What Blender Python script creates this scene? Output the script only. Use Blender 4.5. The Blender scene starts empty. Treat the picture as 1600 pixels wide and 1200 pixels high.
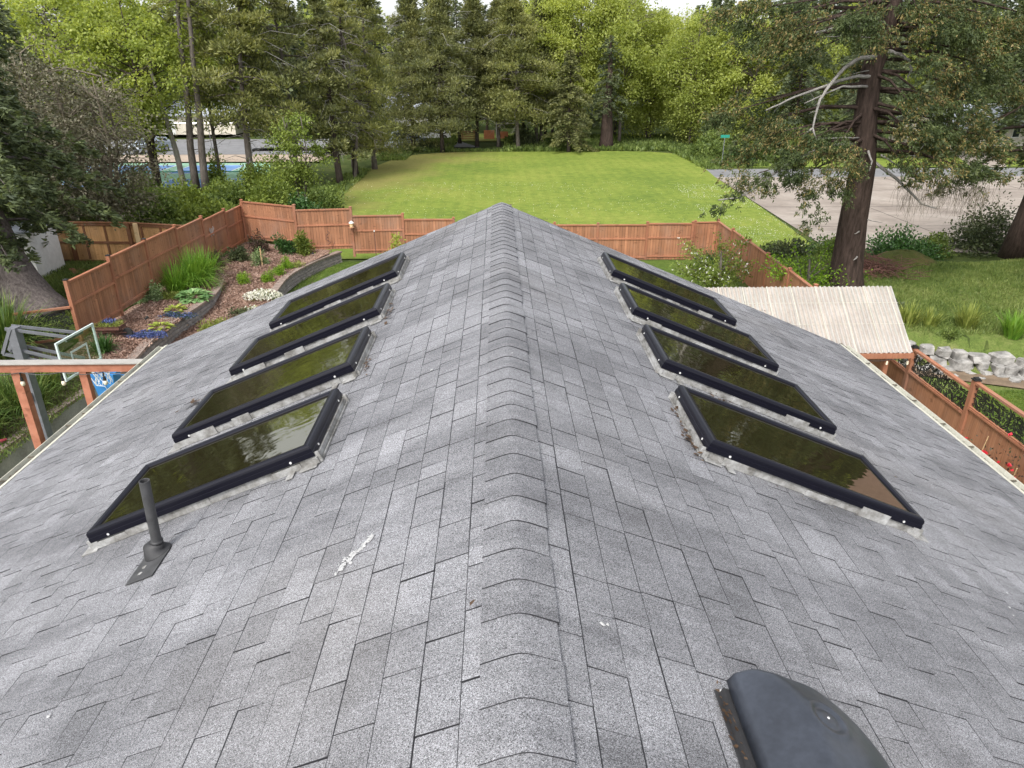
import bpy, math, random
import numpy as np
from mathutils import Vector, Matrix
R = math.radians
random.seed(7); rng = np.random.default_rng(11)
sc = bpy.context.scene
COL = sc.collection

# ------------------------------------------------------------------ camera
CAMZ = 9.3; PITCH = 24.35; YAW = 1.224
cam_d = bpy.data.cameras.new('camera'); cam = bpy.data.objects.new('camera', cam_d); COL.objects.link(cam)
cam.location = (0, 0, CAMZ); cam.rotation_euler = (R(90-PITCH), 0, R(-YAW))
cam_d.lens = 36*1109/1600; cam_d.sensor_width = 36; cam_d.clip_start = .05; cam_d.clip_end = 3000
sc.camera = cam
# ------------------------------------------------------------------ world, sun, exposure
SUN_EL, SUN_AZ = 50, -152      # thin overcast: a broad soft glow from behind the camera, to the left
w = bpy.data.worlds.new('World'); sc.world = w; w.use_nodes = True
nt = w.node_tree; nt.nodes.clear()
sky = nt.nodes.new('ShaderNodeTexSky'); sky.sky_type = 'NISHITA'; sky.sun_disc = False
sky.sun_elevation = R(SUN_EL); sky.sun_rotation = R(SUN_AZ); sky.dust_density = 3; sky.air_density = 1.0
hs = nt.nodes.new('ShaderNodeHueSaturation'); hs.inputs['Saturation'].default_value = .22; hs.inputs['Value'].default_value = 1.15
bg = nt.nodes.new('ShaderNodeBackground'); bg.inputs['Strength'].default_value = .15
wo = nt.nodes.new('ShaderNodeOutputWorld')
nt.links.new(sky.outputs[0], hs.inputs['Color']); nt.links.new(hs.outputs[0], bg.inputs[0]); nt.links.new(bg.outputs[0], wo.inputs[0])
sd = bpy.data.lights.new('sun', 'SUN'); sd.energy = 1.45; sd.angle = R(16); sd.color = (1, .96, .9)
so = bpy.data.objects.new('sun', sd); COL.objects.link(so)
sv = Vector((math.sin(R(SUN_AZ))*math.cos(R(SUN_EL)), math.cos(R(SUN_AZ))*math.cos(R(SUN_EL)), math.sin(R(SUN_EL))))
so.rotation_euler = (-sv).to_track_quat('-Z', 'Y').to_euler(); so.location = (0, 0, 40)
sc.view_settings.view_transform = 'Standard'; sc.view_settings.look = 'None'; sc.view_settings.gamma = 1
sc.view_settings.use_curve_mapping = False
sc.view_settings.exposure = .95

# ------------------------------------------------------------------ materials
class NM:
    def __init__(s, name):
        s.m = bpy.data.materials.new(name); s.m.use_nodes = True; s.t = s.m.node_tree; s.t.nodes.clear()
        s.out = s.n('ShaderNodeOutputMaterial'); s.tc = None
    def n(s, typ, **kw):
        o = s.t.nodes.new(typ)
        for k, v in kw.items(): setattr(o, k, v)
        return o
    def l(s, a, b): s.t.links.new(a, b)
    def co(s, kind='Object'):
        if s.tc is None: s.tc = s.n('ShaderNodeTexCoord')
        return s.tc.outputs[kind]
    def world(s):
        if not hasattr(s, 'g'): s.g = s.n('ShaderNodeNewGeometry')
        return s.g.outputs['Position']
    def noise(s, scale, detail=3, rough=.55, vec=None, stretch=None, dist=0):
        o = s.n('ShaderNodeTexNoise'); o.inputs['Scale'].default_value = scale; o.inputs['Detail'].default_value = detail
        o.inputs['Roughness'].default_value = rough; o.inputs['Distortion'].default_value = dist
        v = vec or s.world()
        if stretch:
            mp = s.n('ShaderNodeMapping'); mp.inputs['Scale'].default_value = stretch; s.l(v, mp.inputs['Vector']); v = mp.outputs[0]
        s.l(v, o.inputs['Vector']); return o.outputs['Fac']
    def ramp(s, fac, stops):
        o = s.n('ShaderNodeValToRGB'); e = o.color_ramp.elements
        while len(e) < len(stops): e.new(.5)
        for i, (p, c) in enumerate(stops):
            e[i].position = p; e[i].color = (c, c, c, 1) if isinstance(c, (int, float)) else (*c, 1)
        s.l(fac, o.inputs[0]); return o.outputs[0]
    def mix(s, fac, a, b, mode='MIX'):
        o = s.n('ShaderNodeMix', data_type='RGBA', blend_type=mode)
        for sock, v in ((o.inputs[0], fac), (o.inputs[6], a), (o.inputs[7], b)):
            if isinstance(v, (int, float)): sock.default_value = v
            elif isinstance(v, tuple): sock.default_value = (*v, 1)
            else: s.l(v, sock)
        return o.outputs[2]
    def bump(s, h, strength=.3, dist=.01):
        o = s.n('ShaderNodeBump'); o.inputs['Strength'].default_value = strength; o.inputs['Distance'].default_value = dist
        s.l(h, o.inputs['Height']); return o.outputs[0]
    def pbr(s, col, rough=.8, bump=None, metal=0, spec=None, **kw):
        p = s.n('ShaderNodeBsdfPrincipled')
        if isinstance(col, tuple): p.inputs['Base Color'].default_value = (*col, 1)
        else: s.l(col, p.inputs['Base Color'])
        if isinstance(rough, (int, float)): p.inputs['Roughness'].default_value = rough
        else: s.l(rough, p.inputs['Roughness'])
        p.inputs['Metallic'].default_value = metal
        if spec is not None: p.inputs['Specular IOR Level'].default_value = spec
        for k, v in kw.items(): p.inputs[k.replace('_', ' ')].default_value = v
        if bump is not None: s.l(bump, p.inputs['Normal'])
        s.l(p.outputs[0], s.out.inputs[0]); s.p = p; return s.m

def scl(c, k): return tuple(x*k for x in c)
def plain(name, c, rough=.7, var=.15, scale=6, metal=0, bump=.1, **kw):
    a = NM(name); n = a.noise(scale, 5); n2 = a.noise(scale*11, 3)
    col = a.ramp(n, [(.3, scl(c, 1-var)), (.7, scl(c, 1+var))])
    col = a.mix(.25, col, a.ramp(n2, [(.35, .3), (.65, .75)]), 'OVERLAY')
    return a.pbr(col, rough, a.bump(n2, bump, .004), metal, **kw)

def shingle_mat(name, base=.194, cap=False):
    a = NM(name); W = a.world()
    wn = a.n('ShaderNodeTexVoronoi'); wn.inputs['Scale'].default_value = 400; a.l(W, wn.inputs['Vector'])
    sep = a.n('ShaderNodeSeparateColor'); a.l(wn.outputs['Color'], sep.inputs[0])
    gran = a.ramp(sep.outputs[0], [(0, .05), (.14, .09), (.32, .18), (.6, .24), (.82, .30), (.94, .38), (1, .45)])
    n2 = a.noise(120, 2, .6)
    gran = a.mix(.3, gran, a.ramp(n2, [(.32, .32), (.68, .68)]), 'OVERLAY')
    tint = a.mix(1.0, gran, (.945*base/.2, .95*base/.2, 1.005*base/.2), 'MULTIPLY')
    at = a.n('ShaderNodeAttribute', attribute_name='tone')
    tint = a.mix(1.0, tint, at.outputs['Color'], 'MULTIPLY')
    st = a.noise(.9, 5, .62); tint = a.mix(.55, tint, a.ramp(st, [(.34, .33), (.5, .53), (.66, .62)]), 'OVERLAY')
    st2 = a.noise(7, 6, .7, stretch=(.6, 1.6, 1)); tint = a.mix(.4, tint, a.ramp(st2, [(.3, .3), (.48, .52), (.75, .6)]), 'OVERLAY')
    sr = a.noise(1.0, 5, .65, stretch=(.5, 2.4, 1)); tint = a.mix(a.ramp(sr, [(.45, 0.), (.58, .5), (.70, .8)]), tint, a.mix(1.0, tint, (.55, .55, .56), 'MULTIPLY'))
    lg = a.noise(3.3, 5, .7); tint = a.mix(a.ramp(lg, [(.56, 0.), (.72, .45)]), tint, a.mix(1.0, tint, (1.3, 1.3, 1.31), 'MULTIPLY'))
    br = a.noise(.5, 3, .5); tint = a.mix(a.ramp(br, [(.55, 0.), (.72, .16)]), tint, (.13, .11, .085))
    bb = a.n('ShaderNodeMath', operation='ADD'); a.l(sep.outputs[1], bb.inputs[0]); a.l(n2, bb.inputs[1])
    return a.pbr(tint, .92, a.bump(bb.outputs[0], .55, .003), spec=.25)

def wood_mat(name, c1, c2, grain=(40, 40, 1.2), rough=.75, board=None):
    a = NM(name); n = a.noise(1.0, 4, .6, stretch=grain); n2 = a.noise(1.3, 3)
    col = a.ramp(n, [(.3, c1), (.7, c2)])
    col = a.mix(.35, col, a.ramp(n2, [(.35, .35), (.65, .62)]), 'OVERLAY')
    at = a.n('ShaderNodeAttribute', attribute_name='tone')
    col = a.mix(1.0, col, at.outputs['Color'], 'MULTIPLY')
    n5 = a.noise(.9, 5, .7, stretch=(1, 1, .6)); col = a.mix(a.ramp(n5, [(.5, 0.), (.72, .30)]), col, (.26, .22, .19))
    n6 = a.noise(3.1, 2, .5, stretch=(1, 1, 2.2)); col = a.mix(a.ramp(n6, [(.66, 0.), (.70, .45)]), col, scl(c1, .45))
    return a.pbr(col, rough, a.bump(n, .25, .004), spec=.3)

def leaf_mat(name, cs, trans=.3, clump=.5, rough=.55, hue=None):
    """leaf colour varies leaf by leaf and clump by clump"""
    a = NM(name); g = a.n('ShaderNodeNewGeometry')
    n = a.noise(clump, 3, .6)
    m = a.n('ShaderNodeMath', operation='MULTIPLY_ADD'); a.l(g.outputs['Random Per Island'], m.inputs[0]); m.inputs[1].default_value = .55
    ml = a.n('ShaderNodeMath', operation='MULTIPLY_ADD'); a.l(n, ml.inputs[0]); ml.inputs[1].default_value = 1.5; ml.inputs[2].default_value = -.53
    a.l(ml.outputs[0], m.inputs[2])
    k = len(cs)
    col = a.ramp(m.outputs[0], [(.05+.9*i/(k-1), c) for i, c in enumerate(cs)])
    p = a.n('ShaderNodeBsdfPrincipled'); a.l(col, p.inputs['Base Color']); p.inputs['Roughness'].default_value = rough
    p.inputs['Specular IOR Level'].default_value = .3
    if trans > 0:
        t = a.n('ShaderNodeBsdfTranslucent'); tc = a.mix(1.0, col, (1.5, 1.42, .75), 'MULTIPLY'); a.l(tc, t.inputs[0])
        x = a.n('ShaderNodeMixShader'); x.inputs[0].default_value = trans
        a.l(p.outputs[0], x.inputs[1]); a.l(t.outputs[0], x.inputs[2]); a.l(x.outputs[0], a.out.inputs[0])
    else: a.l(p.outputs[0], a.out.inputs[0])
    return a.m

def ground_mat(name, cs, s1=.25, s2=2.5, s3=30, bump=.5, bdist=.05, extra=None, det=.5):
    a = NM(name); n1 = a.noise(s1, 5, .6); n2 = a.noise(s2, 5, .65); n3 = a.noise(s3, 3, .7)
    m = a.n('ShaderNodeMath', operation='ADD'); a.l(n1, m.inputs[0]); a.l(n2, m.inputs[1])
    m2 = a.n('ShaderNodeMath', operation='MULTIPLY'); a.l(m.outputs[0], m2.inputs[0]); m2.inputs[1].default_value = .5
    k = len(cs); col = a.ramp(m2.outputs[0], [(.34+.32*i/(k-1), c) for i, c in enumerate(cs)])
    col = a.mix(det, col, a.ramp(n3, [(.3, .22), (.7, .78)]), 'OVERLAY')
    if extra: col = extra(a, col)
    return a.pbr(col, .95, a.bump(n3, bump, bdist), spec=.15)

def M_(): pass
M = {}
M['shingle'] = shingle_mat('granule_shingle'); M['cap'] = shingle_mat('granule_cap', .183)
M['asphalt_edge_and_shade_line'] = plain('asphalt_edge_and_shade_line', (.022, .022, .026), .9)
M['black_alu'] = NM('black_aluminium').pbr((.005, .005, .010), .3, spec=.24)
M['rubber'] = plain('rubber', (.028, .028, .03), .6, scale=30)
M['pipe_black'] = plain('pipe_black', (.05, .05, .052), .5, .3, 14)
M['vent_plastic'] = plain('vent_plastic', (.032, .037, .048), .36, .3, 4, bump=.1)
def flash():
    a = NM('grey_flashing'); n = a.noise(9, 6, .7); n2 = a.noise(40, 4, .7)
    c = a.ramp(n, [(.32, (.10, .095, .085)), (.46, (.22, .215, .205)), (.58, (.31, .31, .305)), (.75, (.46, .46, .455))])
    c = a.mix(.4, c, a.ramp(n2, [(.3, .3), (.7, .7)]), 'OVERLAY')
    return a.pbr(c, .6, a.bump(n2, .5, .006), spec=.4)
M['flash'] = flash()
M['sealant'] = plain('sealant_white', (.38, .38, .38), .6, .12, 30, bump=.5)
M['screw'] = NM('screw_head').pbr((.75, .75, .74), .3, metal=.3)
def glass():
    a = NM('bronze_skylight_glass'); n = a.noise(2.6, 2, .5, dist=1.5); n2 = a.noise(11, 1, .5, dist=1.)
    ad = a.n('ShaderNodeMath', operation='MULTIPLY_ADD'); a.l(n2, ad.inputs[0]); ad.inputs[1].default_value = .10; a.l(n, ad.inputs[2])
    dirt = a.noise(55, 4, .7)
    b = a.bump(ad.outputs[0], .08, .02)
    return a.pbr((.016, .014, .006), a.ramp(dirt, [(.4, .02), (.8, .09)]), b, IOR=2.3, Specular_Tint=(1, .95, .74, 1))
M['glass'] = glass()
M['gutter'] = plain('gutter_cream', (.52, .51, .43), .5, .1, 3)
M['gutter_in'] = plain('gutter_dirt', (.10, .085, .06), .9, .4, 9)
M['siding'] = plain('grey_siding', (.38, .38, .36), .8)
M['redwood'] = wood_mat('stained_fence', (.255, .112, .060), (.39, .19, .106))
M['redpost'] = wood_mat('stained_post', (.27, .112, .062), (.365, .16, .092))
M['cedar'] = wood_mat('new_cedar', (.36, .19, .075), (.56, .33, .15))
M['cedar_dark'] = wood_mat('cedar_rail', (.14, .062, .03), (.22, .10, .05))
M['cedar_pale'] = wood_mat('pale_board', (.6, .42, .22), (.72, .52, .3))
M['white'] = plain('white_paint', (.74, .74, .72), .6, .08)
M['pergola'] = wood_mat('pergola_stain', (.29, .11, .065), (.41, .175, .11), (6, 6, 6))
M['trex'] = plain('beam_cover', (.33, .315, .29), .6, .12)
def bark(name, c1, c2, st=(9, 9, 1.6), s=1.3):
    a = NM(name); n = a.noise(s, 6, .7, stretch=st); n2 = a.noise(.8, 3)
    c = a.ramp(n, [(.3, c1), (.7, c2)]); c = a.mix(.3, c, a.ramp(n2, [(.3, .3), (.7, .65)]), 'OVERLAY')
    return a.pbr(c, .95, a.bump(n, .9, .05), spec=.1)
M['bark_red'] = bark('spruce_bark', (.02, .015, .012), (.085, .06, .05))
M['bark_gray'] = bark('grey_bark', (.07, .058, .05), (.20, .175, .155))
M['bark_pale'] = bark('pale_bark', (.20, .18, .155), (.46, .43, .38))
M['bark_dark'] = bark('dark_bark', (.03, .024, .02), (.09, .072, .06))
M['bark_big'] = bark('purple_grey_bark', (.06, .05, .047), (.22, .19, .18), (6, 6, 3), 2)
M['dead'] = bark('dead_branch', (.17, .16, .145), (.36, .34, .32))
M['twig'] = bark('brown_twig', (.10, .085, .06), (.22, .19, .145))
G = (.5, .5, .5)
M['alder'] = leaf_mat('alder_leaf', [(.19, .235, .05), (.34, .39, .09), (.50, .54, .19)], .5)
M['alder2'] = leaf_mat('alder_leaf_deep', [(.15, .19, .045), (.28, .33, .075), (.42, .46, .15)], .5)
M['maple'] = leaf_mat('maple_leaf', [(.16, .21, .045), (.29, .35, .08), (.45, .50, .15)], .5)
M['pine'] = leaf_mat('pine_needle', [(.065, .078, .036), (.16, .175, .072), (.33, .33, .145)], .4)
M['pine2'] = leaf_mat('pine_needle_olive', [(.075, .09, .034), (.18, .195, .068), (.36, .36, .14)], .4)
M['fir'] = leaf_mat('fir_needle', [(.04, .056, .032), (.09, .115, .06), (.18, .205, .10)], .3)
M['spruce'] = leaf_mat('spruce_needle', [(.018, .03, .010), (.052, .074, .022), (.13, .155, .055)], .18, 1.1)
M['spruce_tip'] = leaf_mat('spruce_new_tip', [(.11, .10, .03), (.19, .15, .05), (.27, .20, .09)], .15, 1.1)
M['darkfir'] = leaf_mat('left_conifer_needle', [(.035, .05, .025), (.085, .11, .05), (.19, .23, .095)], .25, .9)
M['hazel'] = leaf_mat('brown_grey_leaf', [(.06, .066, .036), (.13, .125, .075), (.27, .245, .175)], .15, 1)
M['bush'] = leaf_mat('bramble_leaf', [(.05, .08, .02), (.115, .165, .04), (.24, .30, .085)], .35, .9)
M['bush2'] = leaf_mat('bright_shrub_leaf', [(.07, .105, .018), (.15, .20, .035), (.28, .34, .075)], .3, .9)
M['laurel'] = leaf_mat('laurel_leaf', [(.016, .04, .012), (.04, .095, .022), (.085, .17, .045)], .12, 1.5, .35)
M['salal'] = leaf_mat('dull_shrub_leaf', [(.03, .042, .02), (.065, .085, .035), (.14, .16, .07)], .12, 1.5)
M['lily'] = leaf_mat('daylily_leaf', [(.07, .16, .018), (.14, .27, .03), (.24, .38, .06)], .3, 2)
M['flax'] = leaf_mat('flax_leaf', [(.035, .075, .018), (.09, .15, .03), (.22, .26, .075)], .2, 2)
M['hosta'] = leaf_mat('hosta_leaf', [(.07, .15, .05), (.17, .31, .11), (.40, .55, .27)], .25, 5)
M['chart'] = leaf_mat('chartreuse_leaf', [(.17, .22, .03), (.30, .36, .06), (.45, .5, .14)], .3, 4)
M['box'] = leaf_mat('boxwood_leaf', [(.06, .13, .01), (.16, .28, .02), (.28, .42, .04)], .25, 4)
M['varieg'] = leaf_mat('variegated_leaf', [(.07, .13, .04), (.19, .27, .11), (.42, .48, .30)], .25, 6)
M['heath'] = leaf_mat('heather_leaf', [(.10, .14, .025), (.20, .24, .05), (.34, .36, .10)], .2, 4)
M['lob_leaf'] = leaf_mat('groundcover_leaf', [(.02, .045, .035), (.045, .08, .07), (.07, .11, .10)], .1, 5)
M['blue'] = leaf_mat('blue_petal', [(.05, .07, .19), (.09, .12, .30), (.17, .21, .45)], .1, 5)
M['whitef'] = leaf_mat('white_petal', [(.55, .55, .5), (.7, .7, .66), (.85, .85, .82)], .2, 5)
M['redf'] = leaf_mat('red_petal', [(.5, .02, .03), (.65, .03, .05), (.7, .06, .1)], .15, 5)
M['pinkf'] = leaf_mat('pink_petal', [(.45, .03, .12), (.6, .06, .2), (.7, .12, .3)], .15, 5)
M['darkleaf'] = leaf_mat('purple_shrub_leaf', [(.03, .018, .016), (.07, .04, .03), (.09, .10, .045)], .1, 5)
M['grassblade'] = leaf_mat('grass_blade', [(.06, .105, .016), (.11, .17, .026), (.19, .24, .05)], .3, .8)
M['rough_grass'] = leaf_mat('rough_grass_blade', [(.065, .105, .022), (.125, .175, .04), (.22, .25, .08)], .2, .6)
M['dead_leaf'] = leaf_mat('dead_leaf', [(.03, .018, .010), (.075, .045, .026), (.14, .095, .06)], 0, 5)

def field_extra(a, col):
    W = a.world(); sp = a.n('ShaderNodeSeparateXYZ'); a.l(W, sp.inputs[0])
    # mown bands run roughly away from the camera
    wv = a.n('ShaderNodeTexWave'); wv.inputs['Scale'].default_value = .33; wv.inputs['Distortion'].default_value = 1.2; wv.inputs['Detail'].default_value = 2; a.l(W, wv.inputs['Vector'])
    col = a.mix(.10, col, a.ramp(wv.outputs['Fac'], [(.3, .35), (.7, .65)]), 'OVERLAY')
    # thin brownish turf along the tree line on the left and at the far end
    nz = a.noise(.16, 5, .65)
    m = a.n('ShaderNodeMapRange'); a.l(sp.outputs[0], m.inputs[0]); m.inputs[1].default_value = 4; m.inputs[2].default_value = -11; m.inputs[3].default_value = -.32; m.inputs[4].default_value = .22
    m2 = a.n('ShaderNodeMapRange'); a.l(sp.outputs[1], m2.inputs[0]); m2.inputs[1].default_value = 50; m2.inputs[2].default_value = 80; m2.inputs[3].default_value = -.2; m2.inputs[4].default_value = .14
    s = a.n('ShaderNodeMath', operation='ADD'); a.l(m.outputs[0], s.inputs[0]); a.l(m2.outputs[0], s.inputs[1])
    s2 = a.n('ShaderNodeMath', operation='ADD'); a.l(s.outputs[0], s2.inputs[0]); a.l(nz, s2.inputs[1])
    col = a.mix(a.ramp(s2.outputs[0], [(.42, 0.), (.72, .75)]), col, (.22, .19, .065))
    return col
M['field'] = ground_mat('field_grass', [(.098, .148, .026), (.16, .21, .036), (.235, .26, .055)], .12, 1.6, 14, .6, .05, field_extra, .38)
M['lawn'] = ground_mat('yard_grass', [(.06, .10, .018), (.09, .14, .026), (.13, .17, .04)], .5, 4, 40, .8, .03)
M['rough'] = ground_mat('rough_ground', [(.06, .095, .022), (.11, .15, .035), (.18, .19, .07)], .4, 3, 20, .8, .06)
M['forest'] = ground_mat('forest_floor', [(.035, .05, .014), (.06, .085, .02), (.10, .11, .035)], .2, 1.5, 10, .8, .1)
M['soil_bed'] = ground_mat('planted_soil', [(.05, .045, .022), (.10, .08, .05), (.15, .13, .07)], .8, 4, 25, .9, .04)
def mulch():
    a = NM('bark_mulch'); v = a.n('ShaderNodeTexVoronoi'); v.inputs['Scale'].default_value = 26; a.l(a.world(), v.inputs['Vector'])
    s = a.n('ShaderNodeSeparateColor'); a.l(v.outputs['Color'], s.inputs[0])
    c = a.ramp(s.outputs[0], [(0, (.08, .046, .034)), (.5, (.22, .135, .10)), (.85, (.36, .24, .18)), (1, (.50, .38, .31))])
    n = a.noise(1.5, 4); c = a.mix(.4, c, a.ramp(n, [(.3, .3), (.7, .66)]), 'OVERLAY')
    return a.pbr(c, .95, a.bump(s.outputs[1], .8, .03), spec=.15)
M['mulch'] = mulch()
def conc():
    a = NM('parking_concrete'); W = a.world(); n = a.noise(.18, 6, .6, stretch=(1, 1.5, 1), dist=.8); n2 = a.noise(3, 4); n4 = a.noise(.22, 6, .65, stretch=(.8, 1.6, 1), dist=1.2)
    c = a.ramp(n, [(.3, (.20, .168, .143)), (.5, (.285, .245, .21)), (.7, (.35, .31, .27))])
    c = a.mix(.3, c, a.ramp(n4, [(.35, .34), (.65, .62)]), 'OVERLAY')
    c = a.mix(.25, c, a.ramp(n2, [(.3, .3), (.7, .7)]), 'OVERLAY')
    return a.pbr(c, .85, a.bump(n2, .1, .01), spec=.25)
M['concrete'] = conc()
M['joint'] = plain('concrete_joint', (.10, .085, .07), .95)
M['asphalt'] = plain('road_asphalt', (.17, .17, .175), .95, .15, .8)
M['court_green'] = plain('court_green', (.24, .42, .29), .85, .08, .4)
M['court_blue'] = plain('court_blue', (.14, .27, .52), .85, .08, .4)
M['line'] = plain('line_white', (.8, .8, .8), .8, .03)
M['beige'] = plain('beige_gravel', (.34, .27, .21), .95, .12, .6)
M['retain'] = plain('retaining_concrete', (.36, .35, .30), .9, .25, 2, bump=.3)
M['capstone'] = plain('wall_capstone', (.24, .185, .155), .9, .25, 5, bump=.4)
M['block'] = plain('wall_block', (.24, .22, .205), .95, .3, 4, bump=.9)
M['rock'] = plain('pale_rock', (.26, .25, .235), .9, .5, 4, bump=.8)
M['soil'] = plain('bare_soil', (.16, .115, .075), .95, .3, 3, bump=.8)
M['post_gray'] = plain('grey_steel', (.145, .15, .165), .5, .15, 8)
M['board_rim'] = plain('backboard_frame', (.55, .63, .62), .5, .08)
M['net'] = plain('net_cord', (.7, .7, .68), .8)
M['orange'] = plain('orange_rim', (.55, .16, .07), .5)
M['bluebin'] = plain('blue_plastic', (.045, .22, .52), .5, .1)
M['bulb_black'] = plain('lamp_socket', (.015, .015, .015), .5)
M['bulb'] = plain('bulb_glass', (.75, .68, .52), .2)
M['rust'] = plain('rusty_steel', (.13, .06, .045), .8, .35, 12)
M['carpaint'] = NM('car_grey').pbr((.33, .38, .44), .3, Coat_Weight=.5)
M['carwhite'] = NM('car_white').pbr((.75, .76, .78), .3, Coat_Weight=.5)
M['carglass'] = NM('car_glass').pbr((.02, .025, .03), .08)
M['tyre'] = plain('tyre', (.02, .02, .02), .8)
M['lampglass'] = NM('headlight').pbr((.7, .72, .74), .15)
M['roofgray'] = plain('grey_roofing', (.30, .32, .36), .9, .1, 2)
M['roofbrown'] = plain('brown_roofing', (.19, .12, .095), .9, .25, 6, bump=.5)
M['wallcream'] = plain('cream_siding', (.55, .5, .42), .8)
M['sign_green'] = plain('sign_green', (.01, .22, .16), .5)
M['play_orange'] = plain('orange_play_panel', (.45, .17, .075), .6)
M['grey_board'] = plain('grey_board', (.35, .34, .32), .85)
M['silver'] = plain('silver_metal', (.5, .5, .52), .35, metal=.6)
def poly_m():
    a = NM('ribbed_polycarbonate'); n = a.noise(1.2, 4, .6); n2 = a.noise(9, 4, .65)
    c = a.ramp(n, [(.35, (.50, .47, .44)), (.65, (.63, .61, .58))]); c = a.mix(.3, c, a.ramp(n2, [(.3, .35), (.7, .65)]), 'OVERLAY')
    p = a.n('ShaderNodeBsdfPrincipled'); a.l(c, p.inputs['Base Color']); p.inputs['Roughness'].default_value = .35
    t = a.n('ShaderNodeBsdfTranslucent'); a.l(c, t.inputs[0]); tr = a.n('ShaderNodeBsdfTransparent')
    x = a.n('ShaderNodeMixShader'); x.inputs[0].default_value = .35; a.l(p.outputs[0], x.inputs[1]); a.l(t.outputs[0], x.inputs[2])
    y = a.n('ShaderNodeMixShader'); y.inputs[0].default_value = .12; a.l(x.outputs[0], y.inputs[1]); a.l(tr.outputs[0], y.inputs[2])
    a.l(y.outputs[0], a.out.inputs[0]); return a.m
M['poly'] = poly_m(); M['poly_pan'] = plain('ribbed_sheet_pan', (.33, .285, .245), .6, .2, 2)
def clear_m():
    a = NM('clear_acrylic'); p = a.n('ShaderNodeBsdfGlossy'); p.inputs['Roughness'].default_value = .05
    tr = a.n('ShaderNodeBsdfTransparent'); tr.inputs[0].default_value = (.80, .86, .82, 1)
    x = a.n('ShaderNodeMixShader'); x.inputs[0].default_value = .10; a.l(tr.outputs[0], x.inputs[1]); a.l(p.outputs[0], x.inputs[2])
    a.l(x.outputs[0], a.out.inputs[0]); return a.m
M['acrylic'] = clear_m()
def mesh_m():
    a = NM('chain_link'); p = a.n('ShaderNodeBsdfDiffuse'); p.inputs[0].default_value = (.05, .08, .06, 1)
    tr = a.n('ShaderNodeBsdfTransparent'); x = a.n('ShaderNodeMixShader'); x.inputs[0].default_value = .82
    a.l(p.outputs[0], x.inputs[1]); a.l(tr.outputs[0], x.inputs[2]); a.l(x.outputs[0], a.out.inputs[0]); return a.m
M['chain'] = mesh_m()
M['black_metal'] = plain('black_screen', (.012, .013, .014), .5)

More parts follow.
